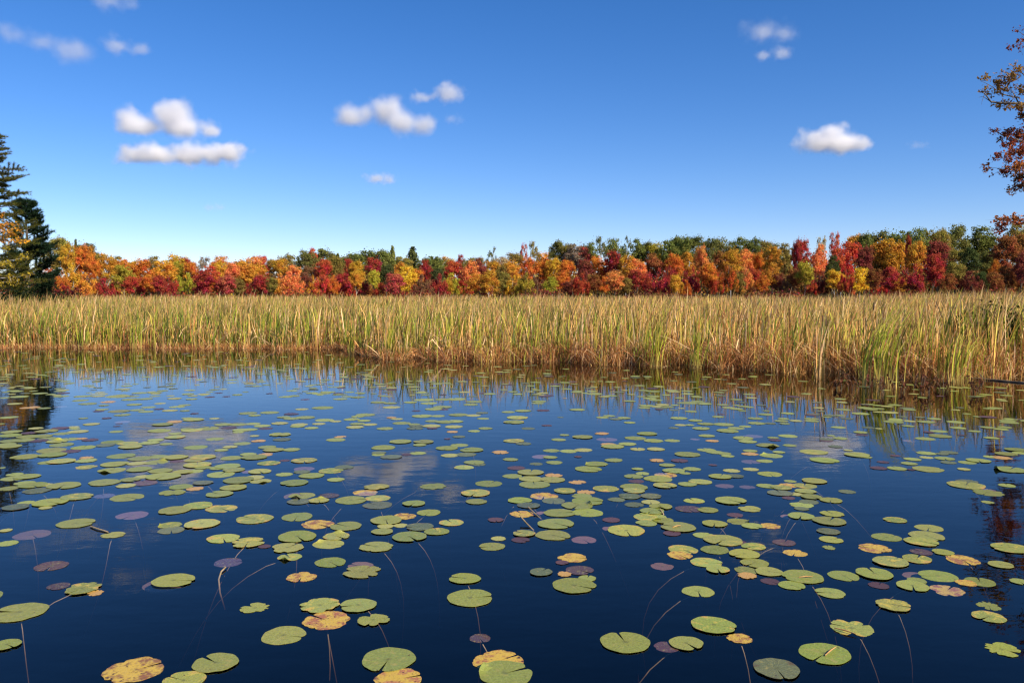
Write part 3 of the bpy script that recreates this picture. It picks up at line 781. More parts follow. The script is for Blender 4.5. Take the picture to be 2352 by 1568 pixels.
pine("red_pine", "dark pine with upturned bottle-brush tips beside the tall pine", 58, 66, 462,
     [(55, 466, 0), (68, 478, 0), (90, 484, 0), (80, 500, 0), (98, 498, 0), (97, 512, 1), (105, 524, 0), (118, 532, 0), (110, 548, 1), (122, 572, 0), (130, 560, 2), (30, 500, 0), (40, 480, 1), (128, 590, 0), (118, 610, 1), (110, 632, 0), (125, 645, 0)],
     (0.016, 0.032, 0.016), 8, tuft=.34, up=.38, extra=44, needle=.045, base_len=2.7)

# leafy broad tree built from limbs and leaf clusters that have real depth
def broadleaf(name, label, cat, base, Y, limbs, clusters, leaf, colors, seed, trunk_pts, trunk_r, mat_bark=None, per_area=1.0):
    r = np.random.default_rng(seed)
    e = empty(name, (base.x, base.y, base.z)); tag(e, label, cat)
    T = Tubes(); T.add([Vector(p) - base for p in trunk_pts], trunk_r, 9)
    link("trunk", T.mesh("trunk"), mat_bark or M_BARK, e)
    T = Tubes()
    for L, rad in limbs:
        pp = [at_depth(u, v, Y + dy) - base for (u, v, dy) in L]
        T.add(pp, [lerp(rad, rad * .12, i / (len(pp) - 1)) for i in range(len(pp))], 5)
    P, N, C = [], [], []
    for (u, v, ru, rv, cnt, ci) in clusters:
        c = at_depth(u, v, Y + r.normal(0, .6)) - base
        a, b = ru * Y / F, rv * Y / F
        k = cnt
        # leaves sit in sprays along short twigs
        ntw = max(3, k // 9)
        for t in range(ntw):
            q = r.normal(size=3); q /= np.linalg.norm(q)
            o_ = np.array(c) + q * r.uniform(.1, .95) * np.array([a, (a + b) / 2 + .35, b])
            dd = q * .6 + r.normal(size=3) * .5 + np.array([-.2, 0, .1]); dd /= np.linalg.norm(dd); ln = r.uniform(.15, .4)
            T.add([Vector(o_ - dd * ln), Vector(o_ + dd * ln * .5)], [.007, .003], 3)
            m_ = max(3, k // ntw)
            s = r.uniform(-1, .6, m_)[:, None]
            P.append(o_ + dd * s * ln + r.normal(size=(m_, 3)) * .055); N.append(r.normal(size=(m_, 3)) + np.array([0, -.3, .5]))
            C.append(np.tile(np.array(colors[ci]) * r.uniform(.7, 1.3), (m_, 1)) * r.uniform(.75, 1.25, (m_, 1)))
    link("limb", T.mesh("limb"), mat_bark or M_BARK, e)
    P = np.concatenate(P); N = np.concatenate(N); C = np.concatenate(C)
    v_, f_ = leaf_quads(P, N, leaf, r, aspect=.6, jitter=.5)
    link("crown", mesh_np("crown", v_, [f_], np.repeat(C, 4, 0)), M_ATTR, e)
    return e
OAKC = [(0.33, 0.19, 0.045), (0.31, 0.09, 0.035), (0.22, 0.055, 0.028), (0.13, 0.06, 0.025), (0.42, 0.15, 0.04)]
Yo = 38.0
ob = at_depth(2560, 676, Yo); ob.z = 0.05
limbs = [
 ([(2560, 330, 0), (2460, 262, -.4), (2400, 246, -.3), (2350, 238, 0), (2300, 237, 0), (2276, 234, 0), (2262, 215, 0), (2247, 208, 0)], .10),
 ([(2276, 234, 0), (2258, 222, .1), (2246, 224, .1)], .02), ([(2262, 215, 0), (2256, 232, 0), (2254, 242, 0)], .015),
 ([(2340, 238, 0), (2332, 222, 0), (2322, 205, .1), (2318, 188, .1)], .035), ([(2332, 224, 0), (2300, 216, 0), (2280, 200, 0), (2262, 190, 0), (2250, 186, 0)], .03),
 ([(2400, 246, 0), (2372, 205, .2), (2350, 170, .3), (2325, 150, .2)], .05),
 ([(2560, 420, 0), (2460, 360, .4), (2390, 340, .3), (2340, 322, .2), (2300, 310, 0), (2284, 296, 0)], .08),
 ([(2390, 340, .3), (2345, 352, 0), (2310, 352, 0), (2288, 350, 0)], .03),
 ([(2400, 400, 0), (2350, 392, 0), (2300, 388, 0), (2256, 381, 0)], .025),
 ([(2560, 480, 0), (2440, 430, 0), (2360, 420, 0), (2330, 425, 0)], .05),
 ([(2560, 560, 0), (2450, 520, 0), (2380, 505, 0), (2330, 508, 0), (2290, 530, 0)], .06), ([(2380, 505, 0), (2300, 504, 0), (2264, 506, 0)], .012),
 ([(2560, 200, 0), (2440, 130, 0), (2380, 100, 0), (2340, 95, 0), (2322, 108, 0)], .05), ([(2380, 100, 0), (2345, 76, 0), (2332, 68, 0)], .02),
]
CLU = [(2266, 178, 14, 7, 24, 0), (2290, 190, 20, 12, 55, 0), (2320, 178, 24, 16, 70, 0), (2340, 160, 18, 12, 40, 0), (2310, 205, 26, 10, 55, 0), (2262, 205, 10, 5, 12, 0), (2276, 216, 10, 6, 14, 0),
 (2300, 240, 18, 6, 34, 0), (2335, 245, 24, 10, 60, 0), (2345, 205, 20, 20, 50, 0), (2332, 150, 8, 5, 8, 0),
 (2345, 268, 14, 14, 40, 3), (2290, 297, 9, 6, 16, 1), (2312, 305, 18, 9, 48, 1), (2340, 310, 26, 18, 110, 1), (2322, 330, 22, 10, 50, 2), (2292, 322, 8, 6, 10, 3), (2345, 345, 30, 22, 150, 1), (2292, 356, 12, 8, 26, 2), (2315, 362, 18, 12, 55, 1), (2340, 380, 30, 18, 130, 4), (2305, 395, 20, 9, 50, 2), (2345, 405, 26, 14, 90, 3),
 (2258, 382, 5, 3, 5, 4), (2270, 387, 8, 5, 14, 4), (2335, 430, 18, 10, 45, 3), (2322, 438, 8, 4, 10, 3), (2350, 425, 16, 14, 50, 2),
 (2302, 505, 18, 8, 48, 4), (2330, 502, 22, 10, 60, 4), (2300, 522, 16, 8, 40, 2), (2287, 534, 8, 5, 14, 2), (2345, 512, 16, 8, 30, 1),
 (2335, 68, 5, 3, 5, 2), (2338, 92, 6, 6, 7, 2), (2324, 106, 6, 6, 8, 2), (2340, 110, 6, 4, 6, 2), (2352, 98, 8, 8, 10, 2)]
ro = random.Random(3)
for i in range(60):
    CLU.append((ro.uniform(2385, 2760), ro.uniform(30, 540), ro.uniform(25, 50), ro.uniform(20, 40), 170, ro.choice([0, 1, 2, 3, 4])))
CLU = [(a, b, c, d, int(k * (2.5 if a < 2385 else 1.3)), ci) for (a, b, c, d, k, ci) in CLU]
broadleaf("oak_tree", "russet oak whose bare-tipped branches hang in from the right edge", "oak tree", ob, Yo, limbs, CLU, 0.066, OAKC, 5,
          [ob, ob + Vector((.1, 0, 3)), at_depth(2560, 330, Yo), at_depth(2550, 120, Yo), at_depth(2560, -20, Yo)], [.32, .26, .2, .12, .04])

# golden birch in front of the left pines
lb = at_depth(-30, 676, 56); lb.z = .05
CLG = [(10, 610, 34, 12, 130, 1), (35, 648, 34, 10, 110, 1), (-5, 650, 30, 14, 130, 1), (0, 520, 26, 14, 150, 0), (25, 535, 26, 14, 130, 0), (45, 552, 20, 10, 70, 0), (8, 550, 26, 12, 120, 0), (30, 515, 16, 10, 50, 0), (-30, 530, 30, 26, 200, 0), (-40, 580, 30, 26, 200, 1), (15, 570, 20, 8, 50, 1), (0, 495, 14, 8, 30, 0), (52, 590, 20, 7, 60, 1), (15, 602, 26, 8, 80, 1), (60, 632, 18, 6, 50, 1), (20, 636, 28, 7, 90, 1)]
broadleaf("birch_tree", "golden orange birch in front of the tall left pine", "birch tree", lb, 56.0,
          [([(-30, 640, 0), (-20, 580, 0), (5, 540, 0), (40, 515, 0)], .05), ([(-20, 580, 0), (20, 560, 0), (55, 552, 0)], .03), ([(-25, 610, 0), (10, 600, 0), (60, 592, 0)], .03), ([(-28, 640, 0), (20, 638, 0), (70, 632, 0)], .03)],
          CLG, 0.085, [(0.50, 0.22, 0.02), (0.30, 0.22, 0.025)], 15, [lb, lb + Vector((0, 0, 2.5)), at_depth(-20, 560, 56), at_depth(-12, 500, 56)], [.12, .1, .06, .02], M_PALE)

# shrubs on the banks
def shrub(name, label, u, vb, Y, wu, hu, color, seed, n=900, leaf=.05):
    r = np.random.default_rng(seed)
    b = at_depth(u, 676, Y); b.z = .03
    e = empty(name, b); tag(e, label, "shrub")
    Wm, Hm = wu * Y / F, hu * Y / F
    T = Tubes(); P = []; N = []
    for k in range(16):
        a = r.uniform(0, 6.28); L = r.uniform(.5, 1)
        tip = np.array([math.cos(a) * Wm * .5 * L, math.sin(a) * Wm * .35 * L, Hm * r.uniform(.55, 1.0) * (1.15 - .4 * L)])
        T.add([(0, 0, 0), tuple(tip * np.array([.4, .4, .55])), tuple(tip)], [.02, .012, .004], 4)
        m_ = n // 16
        t = r.uniform(.15, 1.05, m_)[:, None]
        p = tip * t + r.normal(size=(m_, 3)) * np.array([Wm * .09, Wm * .09, Hm * .08])
        P.append(p); N.append(r.normal(size=(m_, 3)) + np.array([0, 0, .6]))
    link("stem", T.mesh("stem"), M_BARK, e)
    P = np.concatenate(P); P[:, 2] = np.maximum(P[:, 2], .04)
    v_, f_ = leaf_quads(P, np.concatenate(N), leaf, r)
    o = link("leaves", mesh_np("leaves", v_, [f_]), M_LEAF, e); o.color = (*color, 1)
    return e
shrub("shrub", "dark green shrub among the reeds at the right edge", 2340, 0, 22.6, 260, 150, (0.030, 0.040, 0.012), 41, 9000, .05)
shrub("shrub", "smaller dark olive shrub just behind the right-edge shrub", 2255, 0, 23.8, 130, 125, (0.045, 0.045, 0.014), 42, 4500, .05)
shrub("shrub", "low dark bush under the left pines", 30, 0, 52, 200, 110, (0.020, 0.030, 0.012), 43, 5000, .08)
shrub("shrub", "small green bush at the reeds' back edge beside the pines", 102, 0, 50, 70, 75, (0.07, 0.09, 0.02), 44, 700, .06)
shrub("shrub", "dark maroon bush between the pines and the tree line", 128, 0, 80, 110, 90, (0.10, 0.018, 0.02), 45, 1600, .11)

# ------------------------------------------------------------------ lily pads
def pad_outline(rng, ragged, notch, K=48):
    th = np.linspace(notch, 2 * math.pi - notch, K)
    r = 1 + 0.02 * np.sin(th * 3 + rng.uniform(0, 6)) + 0.015 * np.sin(th * 7 + rng.uniform(0, 6)) + rng.normal(0, .004, K)
    if ragged > 0:
        for i in range(int(2 + ragged * 6)):
            c = rng.uniform(.5, 5.8); wdt = rng.uniform(.06, .26); dp = rng.uniform(.06, .32) * ragged
            r -= dp * np.exp(-((th - c) / wdt) ** 2)
        r += rng.normal(0, .02 * ragged, K)
    # round the two lobes either side of the slit
    edge = np.minimum(th - th[0], th[-1] - th)
    r *= 1 - 0.10 * np.exp(-(edge / .12) ** 2)
    return th, np.clip(r, .35, 1.08)

def pad_geo(seed, ragged=0.0, notch=None, curl=0.0):
    rng = np.random.default_rng(seed)
    if notch is None: notch = rng.uniform(.02, .11)
    th, r = pad_outline(rng, ragged, notch)
    K = len(th); rings = [.10, .35, .6, .82, .95, 1.0]
    ph = rng.uniform(0, 6, 4)
    V = []
    cx = -0.02
    for f_ in rings:
        rr = r * f_
        a = th if f_ > .2 else np.linspace(notch * 1.0, 2 * math.pi - notch * 1.0, K)
        z = .012 + .006 * (1 + np.sin(a * 2 + ph[0])) * f_ ** 2 + .004 * np.sin(a * 9 + ph[1]) * f_ ** 3
        if f_ > .6 and curl > 0:
            z = z + curl * np.exp(-((a - (2 + ph[2] * .3)) / .35) ** 2) * ((f_ - .6) / .4) ** 2
            rr = rr * (1 - .5 * curl * np.exp(-((a - (2 + ph[2] * .3)) / .35) ** 2) * ((f_ - .6) / .4))
        V.append(np.stack([rr * np.cos(a), rr * np.sin(a), z], -1))
    top = np.concatenate(V)
    Fq = []
    n_ = len(rings)
    for i in range(n_ - 1):
        for j in range(K - 1):
            Fq.append((i * K + j, (i + 1) * K + j, (i + 1) * K + j + 1, i * K + j + 1))
    cidx_ = len(top); top = np.vstack([top, [[cx, 0, .012]]])
    Ft = [(cidx_, j, j + 1) for j in range(K - 1)]
    bot = top.copy(); bot[:, 2] -= .018
    nb = len(top)
    V = np.vstack([top, bot])
    o0 = (n_ - 1) * K
    Fq2 = [tuple(nb + x for x in reversed(q)) for q in Fq]
    Ft2 = [tuple(nb + x for x in reversed(q)) for q in Ft]
    Fs_ = [(o0 + j, nb + o0 + j, nb + o0 + j + 1, o0 + j + 1) for j in range(K - 1)]
    for e_ in (0, K - 1):   # the slit's walls
        for i in range(n_ - 1):
            q = (i * K + e_, (i + 1) * K + e_, nb + (i + 1) * K + e_, nb + i * K + e_)
            Fs_.append(q if e_ else tuple(reversed(q)))
        q = (cidx_, e_, nb + e_, nb + cidx_); Fs_.append(q if e_ else tuple(reversed(q)))
    return V, np.array(Fq + Fq2 + Fs_), np.array(Ft + Ft2)

def pad_mat(name, patch, rim, spot, gloss=.4):
    """patch = (colour, threshold), rim = colour of the dying rim or None, spot = brown specks"""
    m, n, l = new_mat(name)
    out = n.new("ShaderNodeOutputMaterial"); p = n.new("ShaderNodeBsdfPrincipled")
    oi = n.new("ShaderNodeObjectInfo"); tc = n.new("ShaderNodeTexCoord")
    def mm(op, a, b=None, c=None, clamp=False):
        q = n.new("ShaderNodeMath"); q.operation = op; q.use_clamp = clamp
        for i, x in enumerate((a, b, c)):
            if x is None: continue
            if isinstance(x, (int, float)): q.inputs[i].default_value = x
            else: l.new(x, q.inputs[i])
        return q.outputs[0]
    def mixc(f, a, b):
        q = n.new("ShaderNodeMix"); q.data_type = 'RGBA'
        l.new(f, q.inputs[0])
        for s, x in ((6, a), (7, b)):
            if isinstance(x, tuple): q.inputs[s].default_value = (*x, 1)
            else: l.new(x, q.inputs[s])
        return q.outputs[2]
    w_ = mm('MULTIPLY', oi.outputs['Random'], 57.0)
    def nz(scale, det=3):
        q = n.new("ShaderNodeTexNoise"); q.noise_dimensions = '4D'; q.inputs['Scale'].default_value = scale; q.inputs['Detail'].default_value = det
        l.new(tc.outputs['Object'], q.inputs['Vector']); l.new(w_, q.inputs['W']); return q.outputs[0]
    sx = n.new("ShaderNodeSeparateXYZ"); l.new(tc.outputs['Object'], sx.inputs[0])
    ang = mm('ARCTAN2', sx.outputs[1], sx.outputs[0])
    rad = n.new("ShaderNodeVectorMath"); rad.operation = 'LENGTH'; l.new(tc.outputs['Object'], rad.inputs[0]); rad = rad.outputs['Value']
    # radiating veins
    wob = mm('MULTIPLY_ADD', nz(3.0), 0.35, ang)
    vv = mm('ABSOLUTE', mm('SINE', mm('MULTIPLY', wob, 9.0)))
    vein = mm('LESS_THAN', vv, mm('MULTIPLY_ADD', rad, -0.10, 0.20))
    vein = mm('MULTIPLY', vein, 0.42)
    big = nz(1.6); fine = nz(9.0, 5)
    base = oi.outputs['Color']
    hsv = n.new("ShaderNodeHueSaturation"); l.new(base, hsv.inputs['Color'])
    l.new(mm('MULTIPLY_ADD', fine, .9, .55), hsv.inputs['Value'])
    l.new(mm('MULTIPLY_ADD', big, .06, .47), hsv.inputs['Hue'])
    c = mixc(vein, hsv.outputs[0], (0.34, 0.34, 0.11))
    # scuffs and brownish worn streaks of any healthy pad
    wr = mm('MULTIPLY', mm('SUBTRACT', nz(3.2, 6), .565), 7.0, clamp=True)
    c = mixc(mm('MULTIPLY', wr, .7), c, (0.33, 0.27, 0.08))
    cen = mm('MULTIPLY', mm('SUBTRACT', 0.16, rad), 9.0, clamp=True)
    c = mixc(mm('MULTIPLY', cen, .6), c, (0.10, 0.10, 0.03))
    if patch:
        pc, thr = patch
        f = mm('MULTIPLY', mm('SUBTRACT', mm('ADD', mm('MULTIPLY', fine, .35), mm('MULTIPLY', big, .85)), thr), 9.0, clamp=True)
        c = mixc(f, c, pc)
    if rim:
        f = mm('MULTIPLY', mm('SUBTRACT', mm('ADD', mm('MULTIPLY', rad, .55), mm('ADD', mm('MULTIPLY', big, 1.3), mm('MULTIPLY', fine, .3))), 1.34), 5.0, clamp=True)
        c = mixc(f, c, rim)
    if spot:
        f = mm('MULTIPLY', mm('SUBTRACT', nz(5.5, 4), spot), 14.0, clamp=True)
        c = mixc(f, c, (0.07, 0.03, 0.015))
    l.new(c, p.inputs['Base Color'])
    p.inputs['Roughness'].default_value = gloss
    p.inputs['Specular IOR Level'].default_value = 0.22
    bp = n.new("ShaderNodeBump"); bp.inputs['Strength'].default_value = .5; bp.inputs['Distance'].default_value = .006
    l.new(mm('ADD', mm('MULTIPLY', vein, -1.5), fine), bp.inputs['Height']); l.new(bp.outputs[0], p.inputs['Normal'])
    l.new(p.outputs[0], out.inputs[0])
    return m
PM = {"G": pad_mat("lily_green", None, None, .66), "g": pad_mat("lily_dull", None, (0.10, 0.07, 0.03), .66, .3),
      "Y": pad_mat("lily_yellowing", ((0.46, 0.36, 0.06), .62), (0.42, 0.26, 0.07), .64), "O": pad_mat("lily_mottled", ((0.50, 0.33, 0.05), .50), (0.13, 0.045, 0.03), .60),
      "B": pad_mat("lily_dead", None, (0.05, 0.02, 0.015), .62, .3), "P": pad_mat("lily_drowned", ((0.34, 0.17, 0.08), .66), None, .66)}
PCOL = {"G": (0.23, 0.25, 0.045), "g": (0.11, 0.12, 0.04), "Y": (0.26, 0.29, 0.06), "O": (0.34, 0.15, 0.05), "B": (0.085, 0.038, 0.030), "P": (0.30, 0.17, 0.13), "R": (0.24, 0.25, 0.045)}
GEOS = {"plain": [pad_geo(s, r_, None) for s, r_ in ((1, 0), (2, 0), (3, .05), (4, .12), (5, .08), (6, 0), (7, .1), (8, .2))],
        "rag": [pad_geo(s, r_) for s, r_ in ((21, .7), (22, .9), (23, .6), (24, 1.1), (25, 1.4))],
        "curl": [pad_geo(s, .25, None, c_) for s, c_ in ((31, .35), (32, .25))]}
MESH = {}
def pad_mesh(g, i, mk):
    key = (g, i, mk)
    if key not in MESH:
        V, Fq, Ft = GEOS[g][i]
        me = mesh_np("lily_pad", V, [Fq, Ft], smooth=False); me.materials.append(PM[mk]); MESH[key] = me
    return MESH[key]

def conv(ox, oy, s, L):
    out_ = []
    for q in L:
        x, y, w_ = q[:3]; t = q[3] if len(q) > 3 else "G"
        out_.append(((ox + x / s) / 1.46939, (oy + y / s) / 1.46939, w_ / s / 1.46939, t))
    return out_
S = 2.6133
PADS = conv(0, 1300, S, [(170,100,160),(40,110,90),(350,72,130),(540,97,130),(720,97,130),(1040,97,220),(1230,68,130),(1370,65,120),(560,70,100,"B"),(130,163,120,"Y"),(270,197,170,"O"),(390,203,110),(710,133,135),(775,163,150),(1150,125,150),(1285,120,130),(950,147,140,"O"),(1540,117,120,"Y"),(1690,122,100),(1800,78,110,"Y"),(1850,103,90,"B"),(1185,170,130),(1310,193,120),(1400,209,90,"B"),(1410,160,100,"Y"),(1560,190,130),(1630,174,110),(915,177,90),(900,213,110),(870,228,100,"B"),(1050,229,190),(1210,218,130),(1290,232,130),(1500,222,130,"Y"),(1630,224,90),(1080,261,140),(75,283,160),(735,291,80),(940,290,80,"B"),(1080,303,130,"P"),(1050,338,60,"B"),(1030,361,60,"B"),(10,340,60),(2185,246,160),(2245,265,110),(1715,249,70,"B"),(1650,290,100),(1705,303,190,"Y"),(1540,321,140,"O"),(1435,346,190),(805,343,140,"Y"),(1890,292,90,"Y"),(530,162,110,"P"),
(315,378,130,"Y"),(530,379,150,"B"),(640,368,110,"Y"),(660,383,90),(1025,408,120),(410,404,190),(100,410,180,"R"),(255,420,130,"B"),(550,425,150),(690,408,170,"Y"),(1405,400,200),(1410,420,100,"P"),(1545,425,120),(1690,395,200,"Y"),(1840,380,200),(1640,385,100),(1970,345,160),(2100,345,150),(2230,338,140),(2020,373,140,"B"),(2130,395,160),(2200,390,140),(2100,413,100),(1545,457,190,"Y"),(2245,446,90,"Y"),(1895,474,160),(2280,490,130,"O"),
(90,440,190),(250,455,200),(370,447,190),(100,490,200),(210,485,180),(420,470,160),(340,488,160,"B"),(60,520,150),(90,540,200),(610,475,170),(500,495,190),(545,525,200),(735,548,210),(795,481,145,"B"),(720,470,90,"O"),(990,500,200),(930,528,160,"g"),(1120,510,190),(1220,515,110),(1320,508,160),(1375,482,140),(1150,543,210),(1465,517,110),(1725,546,215),(2135,513,160),(2030,543,130,"Y"),(1955,571,120),
(455,573,255),(625,581,170,"B"),(460,614,240),(220,630,240),(765,640,130,"O"),(760,664,180),(540,670,250),(420,680,160),(760,720,190,"R"),(20,727,55),(1070,623,240),(1240,645,220),(1390,628,180),(1550,635,220),(1010,695,245),(1210,688,170,"Y"),(1380,678,210),(1560,670,130,"B"),(1790,633,240,"Y"),(1715,660,190),(985,749,260),(1230,742,220),(1415,753,220),(1740,703,260,"Y"),(1790,725,150),(2010,715,240),(1920,730,150),(1610,765,190),(1715,757,150),(2040,640,200),(2190,608,140),(2240,635,230),(2060,748,200,"Y"),(2190,732,130,"P"),(2290,760,220,"Y"),
(130,785,140),(120,820,210),(240,805,230),(1440,806,300),(1260,805,150,"Y"),(1150,833,190),(1280,860,235,"B"),(920,857,280),(1110,885,170,"Y"),(1945,787,255),(1790,862,190,"g"),(1595,895,220),(1720,912,150,"O"),(2105,838,280),(2240,812,180,"Y"),(2060,904,240),(1520,946,240,"R"),(1935,960,245),(2300,845,190),(220,862,180),(290,882,240),(400,878,130,"Y"),(565,885,285),(70,910,185),(325,930,250,"g"),(920,973,185,"B"),(680,984,285,"Y"),(440,1034,300),(230,1034,140),(140,1078,235,"g"),(1120,988,300),(400,1080,110,"Y"),(1165,1113,290,"P"),(1540,1103,300),(1750,1060,265),(1950,1086,300,"R"),(670,1218,335),(280,1255,320,"P"),(50,1280,110,"Y"),(1500,1232,220,"Y"),(1510,1278,250,"g"),(1780,1225,330,"Y"),(2245,1178,340,"Y")])
PADS += conv(850, 1300, S, [(155,240,160),(345,253,130,"B"),(280,281,120),(350,293,150),(470,284,170),(625,198,190),(440,210,120,"Y"),(640,307,170),(740,317,100,"Y"),(590,339,120,"Y"),(245,335,150,"Y"),(420,345,150,"Y"),(400,362,130),(525,376,120),(120,380,130,"B"),(90,357,150),(250,435,200,"R"),(265,478,160,"g"),(740,480,170),(780,453,110,"O"),(1000,260,170),(930,275,110),(880,300,140),(990,312,120),(930,340,140),(1040,345,130,"Y"),(910,369,160,"Y"),(1175,381,150),(1230,285,90,"O"),(1280,297,110,"Y"),(1230,193,160,"Y"),(1115,150,140),(1220,158,120),(780,121,130),(935,105,130),(690,60,100),(640,72,120),(530,68,110),(760,82,100),(860,60,90),(300,101,120),(470,125,80,"B"),(155,73,60,"B"),
(1500,271,180),(1320,333,160),(1430,345,110),(1450,357,130,"g"),(1440,379,150,"g"),(1590,377,100,"B"),(1580,358,180,"Y"),(1640,270,130),(1820,260,170),(1950,265,140,"Y"),(2030,243,120,"g"),(1590,315,130),(1700,322,170),(1790,318,150),(1780,365,160,"Y"),(2040,293,110),(1520,128,180),(1400,150,120),(1560,158,150),(1680,125,150),(1800,122,180),(1960,145,150),(1930,170,130),(1690,213,100,"B"),(1600,210,160),(1680,192,160),(1450,225,80,"B"),(2060,380,130),(1960,403,110),(1770,410,110,"O"),(1825,453,110,"g"),(1725,472,60,"B"),
(1310,497,210),(1515,499,200),(1480,526,120),(1160,549,225),(1720,554,210),(1830,527,160),(1940,570,215),(1745,617,160,"Y"),(1890,610,180,"g"),(1120,595,130,"g"),(1115,611,120),(1230,632,200,"g"),(1365,610,100,"B"),(1465,598,140),(2190,590,160,"O"),(135,545,160),(190,570,200),(350,567,150),(60,635,150),(120,610,150,"O"),(150,685,215),(290,662,90,"B"),(460,664,230,"Y"),(460,697,200,"P"),
(285,785,150),(440,763,150,"g"),(525,797,240),(815,722,180,"g"),(700,753,230,"Y"),(740,832,155),(375,861,260),(1100,897,250,"R"),(1000,945,240,"O"),(680,972,195,"B"),(440,973,235),(400,940,260,"P"),(415,1027,210,"g"),(590,1017,200,"Y"),(875,1013,290),(1110,995,240,"Y"),(1110,1057,270,"g"),(1430,1044,215),(1600,890,250,"R"),(1560,1122,230),(1340,1155,230,"O"),(1185,1190,315),(1310,1235,130,"Y"),(1180,1243,150,"Y"),(1760,1210,230,"Y"),(1480,1249,265,"g"),(1630,1290,230),(1150,1292,200),(400,1160,305),(580,1225,320,"O"),(830,1243,290),(1960,680,180),(2000,697,130,"g"),(1870,723,190,"Y"),(2090,866,255),(1975,951,285,"Y"),(1980,1026,200),(2150,1187,145,"B")])
PADS += conv(1700, 1300, S, [(90,490,190),(175,514,140,"g"),(60,654,140),(110,728,165,"B"),(235,770,240),(75,800,180),(240,825,230),(430,833,235),(270,875,290),(440,795,160,"O"),(650,853,160,"O"),(140,1015,230),(355,975,270,"O"),(440,1018,230,"g"),(220,1060,210,"g"),(160,1135,240,"O"),(340,1085,110,"P"),(490,1125,300),(740,1122,280),(690,975,180),(740,1020,300),(650,1060,300),(900,910,245,"Y"),(720,940,170,"O"),(540,930,210,"Y"),(1150,897,255),(1150,930,200,"Y"),(1110,980,210,"g"),(1300,977,200,"g"),(995,1007,160,"g"),(1150,1052,170,"g"),(1295,1030,165,"Y"),(1385,1070,210),(1310,1110,240),(1290,1160,310,"Y"),(1260,1215,200),(1410,1195,200),(1540,1252,325),(950,1187,160,"B"),(950,1215,170,"P"),(460,1222,335),(1080,1280,370,"Y"),
(120,285,200),(90,325,200,"Y"),(40,235,120),(170,225,150),(345,221,120,"B"),(650,215,140),(315,142,130),(300,158,110),(540,115,40,"O"),(215,380,125,"g"),(380,354,90,"B"),(500,282,60,"g"),(870,283,110),(930,270,110),(990,297,120,"g"),(1110,328,110),(1060,288,120),(695,457,190),(485,479,135),(535,438,90),(865,425,130,"O"),(910,445,190,"P"),(1265,427,190),(1160,465,200),(1320,488,190),(1485,487,140),(960,540,220),(1090,517,160),(920,520,140,"O"),(1180,563,140,"Y"),(1340,563,160,"Y"),(420,575,150),(575,580,160),(700,570,160,"Y"),(340,605,190,"P"),(410,635,130),(445,680,150),(285,692,120,"g"),(655,630,70,"B"),(970,660,165),(815,693,225),(745,740,255),(1350,662,140,"O"),(1550,665,155,"B"),(1440,704,140),(1180,738,110),(1225,777,130),(1145,803,170),(1170,845,140,"B"),(1500,753,220),(1660,738,160),(1600,775,100),(1430,790,220,"O"),(1360,825,265),(1420,885,220),(1620,872,170),(1735,850,220,"Y"),(1620,610,240),(1790,570,170),(1860,590,150),(1940,600,130),(1975,623,120),(1845,702,75,"B"),(1840,490,120,"O"),(1790,445,150),(1740,380,165),(1690,450,90,"P"),(1780,340,150),(1975,402,210),(1940,345,180),(2050,378,150),(2130,362,110),(2200,420,170,"P"),(2110,465,180),(2150,495,160),(2010,752,150,"Y"),(2180,740,140,"Y"),(1910,805,210),(2040,800,160,"g"),(1950,840,160,"P"),(2150,850,140,"P"),(1680,1018,190),(2000,1018,280),(1630,1090,240,"B"),(1800,1100,190),(2170,1090,210,"R"),(2040,1143,145,"B"),(1860,1222,225),(2070,1200,220),(2190,1240,180),(2300,1235,120,"P"),(2175,578,130),(2170,605,150,"O"),(2180,632,180,"P"),(2230,335,150),(2220,292,130),(1545,290,150),(1690,310,130),(1400,172,120,"Y"),(1260,180,140),(1240,198,110),(1370,212,80,"B"),(1500,218,90,"g"),(1650,230,110),(1930,172,110),(2100,152,100,"g"),(1640,155,150),(1110,140,110),(1900,64,100),(1620,75,110),(1320,55,140),(1230,45,100),(1290,115,130),(1340,130,120),(800,75,140),(640,60,100),(1500,375,90,"g"),(1560,350,110,"Y"),(1640,350,80),(1920,256,70,"B"),(1890,277,110),(1480,45,120),(2270,175,90,"g")])
